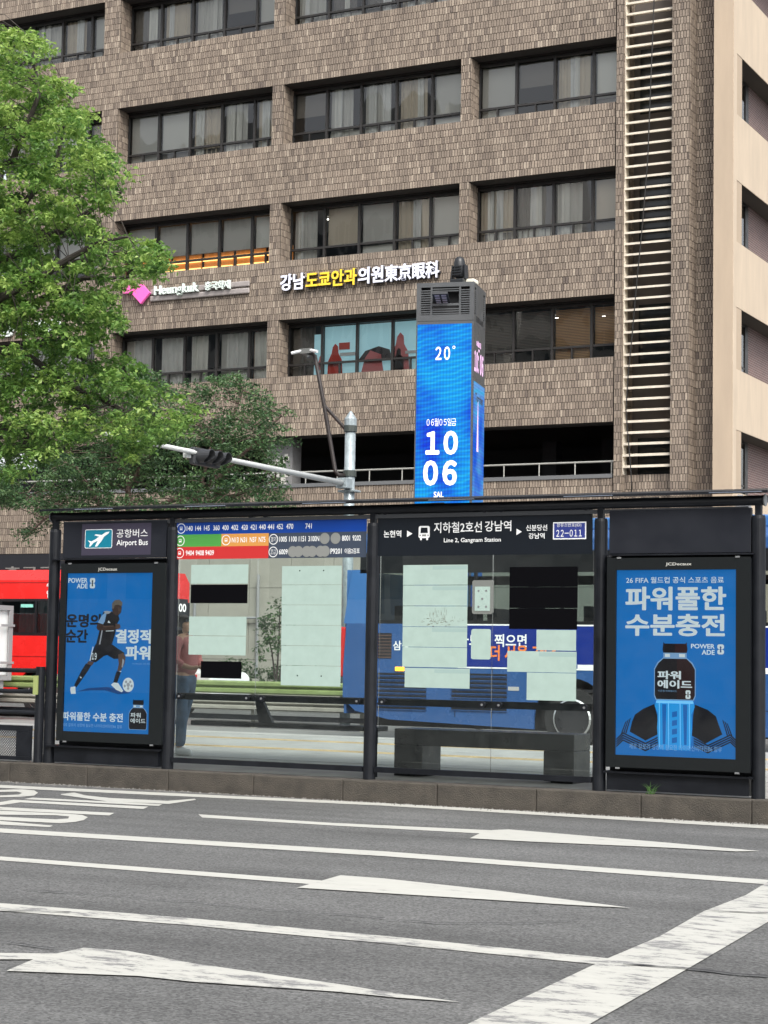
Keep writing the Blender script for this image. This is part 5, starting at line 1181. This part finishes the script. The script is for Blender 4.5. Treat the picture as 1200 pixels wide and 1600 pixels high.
mb=MB(); c1=rectY(80+690/5.717,880+1212/5.714,880+1525/5.714,80+858/5.717,YP_)
hB=(c1[3]-c1[1])/.62; bottle(mb,lambda u,v:(c1[0]+(c1[2]-c1[0])*u,c1[3]-hB*(1-v)),YP_,.5,False)
X0=c1[0];Wb=c1[2]-c1[0]
put_text(mb,'파워',(X0+.10*Wb,YP_,c1[3]-hB*.325),XU,ZU,.55*Wb,hB*.085,pw_,.02,lift=.0046); put_text(mb,'에이드',(X0+.10*Wb,YP_,c1[3]-hB*.425),XU,ZU,.82*Wb,hB*.085,pw_,.02,lift=.0046)
obj('bottle_print',mb,None,ps_)
mb=MB().use(pw_); tpx(mb,'JCDecaux',153,887,893,183.5,YFr,mat('frame_letters',(.45,.45,.42),.5),.02,.001); obj('maker_name',mb,None,lt)
# right
rt,I,YFr,O_=lightbox((946,872,1198,1172),(962,891,1179,1151),'advert light box at the right end with a blue drink bottle poster','')
YP_=YFr+.029
ps_=obj('poster',MB().use(pb).box(I[0],I[2],YP_,YP_+.0009,I[1],I[3]),None,rt)
K2=lambda l:[(950+x/5.4545,990+y/5.4545) for x,y in l]
mb=MB()
def pp2(l,m,lift): ppx(mb,K2(l),YP_,m,lift)
for k in range(4):
    d=k*20
    for sgn in (0,1):
        f=lambda l:[( (1170-x) if sgn else x, y+(18 if sgn else 0)) for x,y in l]
        pp2(f([(70,895+d),(125,840+d),(320,930+d),(440,870+d),(440,882+d),(320,944+d),(128,854+d),(70,910+d)]),pk2,.0006+k*.00002)
for k in range(3):
    d=k*18
    for sgn in (0,1):
        f=lambda l:[( (1170-x) if sgn else x, y+(18 if sgn else 0)) for x,y in l]
        pp2(f([(185-d,725+d*.7),(196-d,716+d*.7),(158-d,850),(146-d,852)]),pk2,.0008)
pp2([(395,600),(300,640),(230,690),(205,750),(185,835),(320,912),(430,855),(420,700)],pk2,.0012)
pp2([(740,605),(850,650),(920,705),(945,780),(975,860),(830,938),(715,870),(725,700)],pk2,.0012)
c1=rectY(950+390/5.4545,990+70/5.4545,990+985/5.4545,950+748/5.4545,YP_); hB=c1[3]-c1[1]; X0=c1[0]; Wb=c1[2]-c1[0]
bottle(mb,lambda u,v:(X0+Wb*u,c1[1]+hB*v),YP_,0,True)
obj('bottle_print',mb,None,ps_)
mb=MB()
put_text(mb,'파워',(X0+.09*Wb,YP_,c1[1]+hB*.655),XU,ZU,.55*Wb,hB*.075,pw_,.04,lift=.0046); put_text(mb,'에이드',(X0+.09*Wb,YP_,c1[1]+hB*.57),XU,ZU,.82*Wb,hB*.075,pw_,.04,lift=.0046)
put_text(mb,'이온엔 파워에이드',(X0+.10*Wb,YP_,c1[1]+hB*.535),XU,ZU,.45*Wb,hB*.018,psky,.0,lift=.0046)
keyhole(X0+.76*Wb,c1[1]+hB*.475,Wb*.12,hB*.08,pw_,pk2,YP_,.0045)
Kx=lambda x:900+x/2.857; Ky=lambda y:740+y/2.857
def rp(s,xl,yt,yb,xr,m,b=.03,lift=.002): tpx(mb,s,Kx(xl),Ky(yt),Ky(yb),Kx(xr),YP_,m,b,lift)
rp('26 FIFA 월드컵 공식 스포츠 음료',224,462,490,660,pw_,.012); rp('파워풀한',223,507,608,668,pw_,.036); rp('수분충전',223,627,722,662,pw_,.036)
rp('POWER',514,760,780,619,pw_,.03); rp('ADE',562,787,808,619,pw_,.03)
a0,b0,a1,b1=rectY(Kx(631),Ky(762),Ky(807),Kx(661),YP_); keyhole(a0,b0,a1-a0,b1-b0,pw_,pb2,YP_,.0015)
rp('제로 칼로리 성장에 필요한 나이아신비타민B6 함유',238,1203,1228,652,psky,.0,.0052)
obj('lettering',mb,None,ps_)
mb=MB(); tpx(mb,'JCDecaux',Kx(400),Ky(397),Ky(414),Kx(516),YFr,M('frame_letters'),.02,.001); obj('maker_name',mb,None,rt)
# ---- benches
sb=thing('leaning_bench','slim dark perch bench with angled bracket behind the left glass','bench',(-10.1,YS+.35,PZ))
bz=onY(400,1128,YS+.35)[2]
obj('seat',MB().box(-11.25,-9.0,YS+.2,YS+.5,bz-.05,bz),black,sb,bevel=.008)
bx_=onY(405,1110,YS+.2)[0]; zt_=onY(405,1088,YS+.15)[2]
obj('bracket',MB().prism([(bx_-.03,zt_),(bx_+.05,zt_),(bx_+.20,bz+.001),(bx_+.03,bz+.001)],'y',YS+.14,YS+.19),black,sb,bevel=.004)
obj('leg',MB().box(-9.12,-9.05,YS+.3,YS+.37,PZ,bz-.051),black,sb)
gB=mat('bench_black',(.02,.022,.024),.35,0,.15,6)
bx0=onY(616,1150,YS+.7)[0]; bx1=onY(897,1160,YS+.7)[0]; bt=onY(700,1141,YS+.7)[2]
bn=thing('block_bench','chunky dark bench with slab legs standing behind the right glass','bench',((bx0+bx1)/2,YS+.9,PZ))
obj('seat',MB().box(bx0,bx1,YS+.7,YS+1.15,bt-.17,bt),gB,bn,bevel=.008)
obj('leg',MB().box(bx0+.001,bx0+.33,YS+.701,YS+1.149,PZ+.02,bt-.171),gB,bn,bevel=.006); obj('leg',MB().box(bx1-.33,bx1-.001,YS+.701,YS+1.149,PZ+.02,bt-.171),gB,bn,bevel=.006)
for x in (bx0+.1,bx1-.15): obj('foot_plate',MB().box(x-.12,x+.12,YS+.75,YS+1.1,PZ,PZ+.019),gB,bn)
# ---- platform fence
fx=-13.09; FY=16.95
fc=thing('platform_fence','black tube fence with a perforated panel and lime reflector left of the shelter','fence',(fx,FY,PZ))
obj('post',MB().tube([(fx,FY,PZ),(fx,FY,1.28)],.052,14),black,fc); obj('post',MB().tube([(fx-2.4,FY,PZ),(fx-2.4,FY,1.28)],.052,14),black,fc)
for z in (1.235,1.0,.765): obj('rail',MB().tube([(fx-4.5,FY,z),(fx-.04,FY,z)],.026,10),black,fc)
obj('reflector',MB().box(fx-.05,fx+.012,FY-.066,FY-.05,.97,1.18),mat('reflector_lime',(.30,.35,.13),.5),fc)
mb=MB().box(fx-2.3,fx-.10,FY-.02,FY+.02,.50+.06,.56+.06).box(fx-2.3,fx-.10,FY-.02,FY+.02,PZ+.02,PZ+.06).box(fx-.30,fx-.10,FY-.018,FY+.018,PZ+.061,.559)
obj('panel_frame',mb,black,fc)
mb=MB(); z0,z1=PZ+.06,.56; st=.032
k=fx-2.3
while k<fx-.30:
    for sg_ in (1,-1):
        a=(k,z0) if sg_>0 else (k,z1); b=(k+(z1-z0),z1) if sg_>0 else (k+(z1-z0),z0)
        if b[0]>fx-.30: 
            t_=(fx-.30-a[0])/(b[0]-a[0]); b=(fx-.30,a[1]+(b[1]-a[1])*t_)
        mb.tube([(a[0],FY+.003*sg_,a[1]),(b[0],FY+.003*sg_,b[1])],.0045,4,False)
    k+=st
o=obj('wire_mesh',mb,black,fc,fix=False); o['kind']='stuff'
# ================================================================== WAITING PERSON
px_,py_=-12.85,19.5
pn=thing('person','waiting person with dark hair, pink top, jeans and white trainers behind the left glass','person',(px_,py_,PZ+.004))
jean=mat('jeans_blue',(.07,.12,.19),.85,0,.3,9,.3,120); pinkt=mat('top_pink',(.44,.16,.15),.85,0,.12,6); shoe=mat('trainer_white',(.62,.63,.62),.6)
V=[(0,0,.93),(0,0,1.10),(-.01,0,1.28),(-.02,0,1.40),(0,0,1.48),(.02,0,1.55),(.025,0,1.64),
   (0,-.10,.88),(.04,-.12,.50),(.02,-.13,.08),(0,.10,.88),(-.10,.13,.50),(-.22,.14,.08),
   (-.01,-.20,1.37),(.02,-.25,1.12),(.22,-.18,1.06),(-.01,.20,1.37),(.0,.25,1.12),(.20,.20,1.02),(.30,-.16,1.08),(.28,.18,1.03)]
E_=[(0,1),(1,2),(2,3),(3,4),(4,5),(5,6),(0,7),(7,8),(8,9),(0,10),(10,11),(11,12),(3,13),(13,14),(14,15),(3,16),(16,17),(17,18),(15,19),(18,20)]
Rr=[(.11,.13),(.10,.12),(.12,.15),(.10,.13),.05,(.085,.072),(.085,.072),.09,.058,.042,.09,.058,.042,.055,.042,.03,.055,.042,.03,.03,.03]
skin_body('body',V,E_,Rr,skinm,pn)
skin_body('jeans',[(0,0,1.02),(0,0,.93),(0,-.10,.86),(.04,-.12,.50),(.02,-.13,.09),(0,.10,.86),(-.10,.13,.50),(-.22,.14,.09)],[(0,1),(1,2),(2,3),(3,4),(1,5),(5,6),(6,7)],[(.13,.155),(.135,.165),(.105,.105),(.082,.082),(.085,.085),(.105,.105),(.082,.082),(.085,.085)],jean,pn,root=1)
skin_body('top',[(0,0,.95),(0,0,1.12),(-.01,0,1.28),(-.02,0,1.42),(-.01,-.21,1.37),(.015,-.262,1.15),(.12,-.225,1.085),(-.01,.21,1.37),(.0,.262,1.15),(.10,.235,1.075)],[(0,1),(1,2),(2,3),(3,4),(4,5),(5,6),(3,7),(7,8),(8,9)],[(.165,.195),(.155,.175),(.155,.185),(.11,.13),.08,.066,.055,.08,.066,.055],pinkt,pn)
skin_body('hair',[(-.01,0,1.60),(.0,0,1.69),(-.05,0,1.62),(-.04,0,1.52)],[(0,1),(0,2),(2,3)],[(.092,.088),(.088,.08),(.08,.085),(.05,.06)],hairm,pn)
skin_body('face_detail',[(.105,0,1.585),(.128,0,1.565)],[(0,1)],[.014,.012],skinm,pn,sub=1)
for (x,y) in ((.02,-.13),(-.22,.14)): skin_body('shoe',[(x-.06,y,.055),(x+.06,y,.05),(x+.19,y,.035)],[(0,1),(1,2)],[(.05,.052),(.05,.055),(.035,.045)],shoe,pn)
for (x,y,z) in ((.30,-.16,1.08),(.28,.18,1.03)):
    vs=[(x-.02,y,z),(x+.05,y,z)];es=[(0,1)];rs=[(.03,.02),(.03,.018)]
    for f_ in range(4):
        b=len(vs); yy=y-.028+f_*.019; vs+=[(x+.05,yy,z),(x+.09,yy,z-.012),(x+.115-.006*abs(f_-1.3),yy,z-.035)]; es+=[(1,b),(b,b+1),(b+1,b+2)]; rs+=[.009,.0085,.008]
    b=len(vs); vs+=[(x+.02,y+.035,z-.01),(x+.06,y+.05,z-.03)]; es+=[(0,b),(b,b+1)]; rs+=[.011,.009]
    skin_body('hand',vs,es,rs,skinm,pn,sub=1)
# ================================================================== GREENERY
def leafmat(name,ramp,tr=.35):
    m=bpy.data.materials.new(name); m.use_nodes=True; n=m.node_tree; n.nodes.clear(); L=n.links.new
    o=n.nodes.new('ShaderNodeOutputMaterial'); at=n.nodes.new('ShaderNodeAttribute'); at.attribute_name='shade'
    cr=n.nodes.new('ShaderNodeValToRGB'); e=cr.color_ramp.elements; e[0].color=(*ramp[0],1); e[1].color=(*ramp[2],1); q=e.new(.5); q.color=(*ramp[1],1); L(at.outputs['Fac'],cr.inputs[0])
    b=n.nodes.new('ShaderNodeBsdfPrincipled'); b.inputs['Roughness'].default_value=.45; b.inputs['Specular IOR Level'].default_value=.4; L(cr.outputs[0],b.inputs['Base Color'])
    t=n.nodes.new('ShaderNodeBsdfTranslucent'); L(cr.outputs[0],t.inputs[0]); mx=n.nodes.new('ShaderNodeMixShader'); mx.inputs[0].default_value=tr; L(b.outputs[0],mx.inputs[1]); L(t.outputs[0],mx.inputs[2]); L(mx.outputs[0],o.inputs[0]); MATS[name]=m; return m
def leaves(name,centres,per,rad,size,ma,parent,flat=.45,droop=.25,elong=1.8,seed=1,shade_c=None):
    g=np.random.default_rng(seed); n=len(centres)*per
    C=np.repeat(np.array(centres),per,0); sc_=np.repeat(g.uniform(.6,1.25,len(centres)),per)
    D=g.normal(size=(n,3)); D/=np.linalg.norm(D,axis=1)[:,None]; rr=g.random(n)**.5
    off=D*(rr*rad*sc_)[:,None]; off[:,2]*=flat; off[:,2]-=droop*rad*(np.hypot(off[:,0],off[:,1])/rad)**2
    P=C+off
    a=g.uniform(0,2*np.pi,n); tilt=g.normal(-.25,.45,n); 
    U=np.c_[np.cos(a)*np.cos(tilt),np.sin(a)*np.cos(tilt),np.sin(tilt)]
    R1=g.normal(size=(n,3))*.55+np.array([0,0,1.0]); Wv=np.cross(U,R1); Wv/=np.linalg.norm(Wv,axis=1)[:,None]; N=np.cross(Wv,U)
    s=g.uniform(.65,1.25,n)[:,None]*size; wd=s/elong*.5
    V=np.stack([P,P+U*s*.45+Wv*wd+N*s*.08,P+U*s-N*s*.10,P+U*s*.45-Wv*wd+N*s*.08],1).reshape(-1,3)
    b=4*np.arange(n); F=np.stack([np.c_[b,b+1,b+2],np.c_[b,b+2,b+3]],1).reshape(-1,3)
    c=V.mean(0); me=bpy.data.meshes.new(name); me.from_pydata((V-c).tolist(),[],F.tolist())
    cs=g.uniform(.25,.75,len(centres)) if shade_c is None else np.array(shade_c)
    sh_=np.clip(np.repeat(cs,per)+g.normal(0,.16,n),0,1)
    me.attributes.new('shade','FLOAT','POINT').data.foreach_set('value',np.repeat(sh_,4)); me.materials.append(ma)
    o=bpy.data.objects.new(name,me); COL.objects.link(o); o.parent=parent; o.location=Vector(c)-wloc(parent); return o
def inpoly(x,y,poly):
    c=False; j=len(poly)-1
    for i in range(len(poly)):
        xi,yi=poly[i]; xj,yj=poly[j]
        if (yi>y)!=(yj>y) and x<(xj-xi)*(y-yi)/(yj-yi)+xi: c=not c
        j=i
    return c
barkm=mat('bark_dark',(.045,.038,.032),.9,0,.3,20,.4,60); barkb=mat('bark_brown',(.12,.085,.07),.9,0,.3,12,.3,60)
def tree(name,label,polys,Y0,dY,ncl,per,rad,size,ma,limbs,trunk,bark,seed,gap=.0,flat=.45,elong=1.8,ground=0.0,twigs=200,twr=.008,shade_f=None,edge=[]):
    g=random.Random(seed); t=thing(name,label,'tree',(trunk[0],Y0,ground))
    XZ=[[(onY(x,y,Y0)[0],onY(x,y,Y0)[2]) for x,y in pl] for pl in polys]
    cen=[];sh_=[]
    from mathutils import noise
    for P_,share in zip(XZ,np.array([abs(sum(P_[i-1][0]*P_[i][1]-P_[i][0]*P_[i-1][1] for i in range(len(P_))))/2 for P_ in XZ])):
        tot=sum(abs(sum(Q[i-1][0]*Q[i][1]-Q[i][0]*Q[i-1][1] for i in range(len(Q))))/2 for Q in XZ); n=int(ncl*share/tot)
        x0=min(p[0] for p in P_);x1=max(p[0] for p in P_);z0=min(p[1] for p in P_);z1=max(p[1] for p in P_); k=0;tries=0
        while k<n and tries<n*40:
            tries+=1; x=g.uniform(x0,x1);z=g.uniform(z0,z1)
            if not inpoly(x,z,P_): continue
            y=g.uniform(-dY,dY)
            if noise.noise(Vector((x*1.1/rad*.28,y*1.1,z*1.5/rad*.28))*1.0)<gap: continue
            f_=(Y0+y)/Y0; cen.append((x*f_,Y0+y,H+(z-H)*f_)); k+=1
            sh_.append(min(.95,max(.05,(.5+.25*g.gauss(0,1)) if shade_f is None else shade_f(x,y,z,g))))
    leaves('crown',cen,per,rad,size,ma,t,flat,.3,elong,seed,sh_)
    mb=MB(); tx=trunk; base=Vector((tx[0],Y0,ground)); top=Vector((tx[1],Y0,tx[2]))
    mb.tube([base,base.lerp(top,.5)+Vector((.05,.03,0)),top],[trunk[3],trunk[3]*.8,trunk[3]*.6],12)
    obj('trunk',mb,bark,t,smooth=True)
    mb=MB(); pts=[]
    for lb_ in limbs:
        L=[top-Vector((0,0,g.uniform(0,1.5)))]; 
        for q in lb_: 
            p=onY(q[0],q[1],Y0+(q[2] if len(q)>2 else 0)); L.append(Vector(p))
        R0=[trunk[3]*.42*(1-.85*i/(len(L)-1))+.006 for i in range(len(L))]; 
        # subdivide with wobble
        LL=[];RL=[]
        for i in range(len(L)-1):
            for k in range(4):
                f_=k/4; LL.append(L[i].lerp(L[i+1],f_)+Vector((g.uniform(-1,1),g.uniform(-1,1),g.uniform(-1,1)))*.02*(L[i+1]-L[i]).length*(k>0)); RL.append(R0[i]*(1-f_)+R0[i+1]*f_)
        LL.append(L[-1]);RL.append(R0[-1]); mb.tube(LL,RL,7); pts+=LL[3:]
    for c in g.sample(cen,min(twigs,len(cen))):
        c=Vector(c); q=min(pts,key=lambda p:(p-c).length+g.uniform(0,.15)); mid=q.lerp(c,.5)+Vector((g.uniform(-.1,.1),g.uniform(-.1,.1),g.uniform(-.02,.18)))*min(1,(c-q).length)
        mb.tube([q,mid,c],[twr*1.6,twr,twr*.4],4,False)
    obj('limb',mb,bark,t,fix=False)
    return t
lf1=leafmat('leaf_bright',[(.05,.12,.03),(.145,.28,.06),(.36,.50,.13)],.46)
lf2=leafmat('leaf_deep',[(.024,.06,.026),(.06,.13,.05),(.13,.22,.085)],.32)
A_=[(x/2,y/2) for x,y in [(-200,20),(0,55),(50,95),(60,120),(110,80),(160,150),(120,195),(180,235),(235,275),(225,315),(265,340),(320,430),(350,485),(395,510),(415,560),(370,610),(330,670),(300,695),(380,740),(470,760),(545,770),(530,825),(480,860)]]+[(262,420),(238,440),(205,462),(150,480),(100,470),(60,480),(-100,500)]
B_=[(-100,470),(40,470),(60,500),(40,530),(0,520),(-100,520)]
Cc=[(-100,545),(60,540),(105,560),(130,575),(170,535),(205,560),(228,575),(240,600),(300,628),(322,640),(308,660),(262,690),(232,706),(205,718),(165,685),(130,680),(95,700),(60,730),(25,742),(-100,760)]
D_=[(40,470),(165,470),(200,500),(190,545),(110,560),(60,545),(50,510)]
def sf(x,y,z,g): return .42+.30*g.gauss(0,1)*.6+.05*(z-5)+.10*(-y)  # leaf tone lightens upwards and towards the viewer, light painted into the colour
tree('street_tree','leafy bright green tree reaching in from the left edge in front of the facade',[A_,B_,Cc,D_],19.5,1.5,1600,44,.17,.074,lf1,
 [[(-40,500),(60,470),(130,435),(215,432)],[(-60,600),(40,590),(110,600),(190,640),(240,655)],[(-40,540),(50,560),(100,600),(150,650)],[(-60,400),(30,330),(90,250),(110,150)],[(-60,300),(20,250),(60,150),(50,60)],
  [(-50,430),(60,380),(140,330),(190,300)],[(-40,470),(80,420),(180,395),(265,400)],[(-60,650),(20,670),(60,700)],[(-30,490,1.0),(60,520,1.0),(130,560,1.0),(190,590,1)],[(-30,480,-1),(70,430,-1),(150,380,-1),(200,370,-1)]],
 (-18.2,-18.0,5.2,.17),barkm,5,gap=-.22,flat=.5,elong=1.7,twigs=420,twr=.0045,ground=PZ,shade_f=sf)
E2=[(100,605),(160,590),(205,600),(235,577),(262,600),(320,592),(375,578),(388,600),(430,598),(415,625),(455,640),(480,650),(445,665),(465,690),(430,705),(455,735),(440,765),(470,790),(420,800),(60,800),(-40,780),(-60,720),(40,735),(120,690)]
F2=[(-60,700),(60,740),(120,780),(140,800),(95,815),(75,825),(50,835),(28,850),(22,838),(45,818),(60,800),(0,785),(-60,790)]
tree('street_tree','dark blue-green tree with spreading limbs on the far pavement behind the traffic light',[E2,F2],45.5,2.2,1250,30,.40,.13,lf2,
 [[(200,760),(240,700),(250,620)],[(250,790),(330,760),(345,700),(380,610)],[(260,800),(350,740),(400,690),(440,650)],[(150,780),(120,730),(60,700)],[(150,800),(90,790),(40,775),(-20,770)],[(180,790),(100,800),(70,810),(40,840)],[(300,800),(320,740),(330,690),(300,640)],[(300,795),(380,770),(430,750)],[(200,750),(170,690),(160,620)]],
 (onY(195,1000,45.5)[0],onY(205,800,45.5)[0],5.0,.22),barkb,8,gap=-.06,flat=.4,elong=2.4,twigs=380,twr=.012,ground=.15)
# shrubs in front of the stone wall
def shrub(name,label,pts,Y,n,per,rad,size,stems,seed,cat='plant'):
    g=random.Random(seed); P_=[(onY(x,y,Y)[0],onY(x,y,Y)[2]) for x,y in pts]; c0=onY(stems[0][0][0],stems[0][0][1],Y)
    t=thing(name,label,cat,(c0[0],Y,.15)); cen=[]
    while len(cen)<n:
        x=g.uniform(min(p[0] for p in P_),max(p[0] for p in P_)); z=g.uniform(min(p[1] for p in P_),max(p[1] for p in P_))
        if inpoly(x,z,P_): cen.append((x,Y+g.uniform(-.4,.4),z))
    leaves('foliage',cen,per,rad,size,lf2 if seed%2 else lf1,t,.8,.1,1.8,seed)
    mb=MB()
    for s in stems: mb.tube([onY(a,b,Y) for a,b in s],[.03,.02,.012][:len(s)] if len(s)<=3 else .015,6)
    obj('stem',mb,barkm,t); return t
shrub('shrub','loose small tree with several stems before the stone wall',[(400,1010),(412,985),(405,975),(432,950),(430,940),(440,940),(450,960),(452,1000),(450,1030),(440,1015),(425,1010),(420,1030),(408,1022)],49,42,26,.22,.11,[[(430,1062),(425,1020),(418,990)],[(432,1062),(436,1000),(437,950)],[(436,1062),(446,1010),(448,970)]],21)
shrub('hedge','low clipped hedge at the foot of the stone wall',[(340,1040),(360,1030),(395,1042),(420,1045),(450,1040),(520,1048),(540,1068),(340,1068)],50,150,24,.25,.1,[[(440,1070),(438,1060)],[(470,1070),(472,1058)]],23,'hedge')
# weed tuft growing at the right plinth
wpx=onY(1018,1236,16.93)
mb=MB(); g=random.Random(2)
for k in range(15):
    a=g.uniform(0,6.28); L_=g.uniform(.05,.14); w_=.0035; b=Vector((wpx[0]+g.uniform(-.05,.05),16.915+g.uniform(-.02,.02),PZ)); d=Vector((math.cos(a)*.6,math.sin(a)*.2,1)).normalized(); sd_=Vector((w_,0,0))
    m1=b+d*L_*.55; e=m1+Vector((math.cos(a)*.6,0,.35)).normalized()*L_*.5
    mb.add([b-sd_,b+sd_,m1+sd_*.8,m1-sd_*.8,e],[(0,1,2,3),(3,2,4)])
tag(obj('weed_tuft',mb,mat('weed_green',(.055,.13,.03),.6),fix=False),'small tuft of green weeds at the foot of the right-hand light box','weed')
# ================================================================== BLOCKS ACROSS THE ROAD (seen only as reflections)
def block(x0,x1,y0,y1,h,col,wc,label,px_=3.2,pz_=3.6):
    t=thing('tower_block',label,'building',((x0+x1)/2,(y0+y1)/2,0),0,'blocks behind the viewer')
    obj('wall',MB().box(x0,x1,y0,y1,0,h),col,t); mb=MB()
    nx=int((x1-x0)/px_); nz=int(h/pz_)
    for j in range(1,nz):
        for i in range(nx): mb.box(x0+i*px_+.5,x0+(i+1)*px_-.4,y1,y1+.05,j*pz_,j*pz_+2.0)
    o=obj('window_grid',mb,wc,t,fix=False); o['kind']='stuff'
wb=mat('reflected_window',(.06,.08,.09),.1)
block(-62,-30,-48,-26,33,mat('block_pale',(.55,.53,.49),.8),wb,'pale tower block across the road behind the viewer, left')
block(-100,-66,-50,-28,48,mat('block_white',(.62,.62,.60),.8),wb,'tall white tower block across the road behind the viewer, far left')
block(-26,2,-60,-34,40,mat('block_brown',(.32,.24,.20),.8),wb,'brown tower block across the road behind the viewer, right')
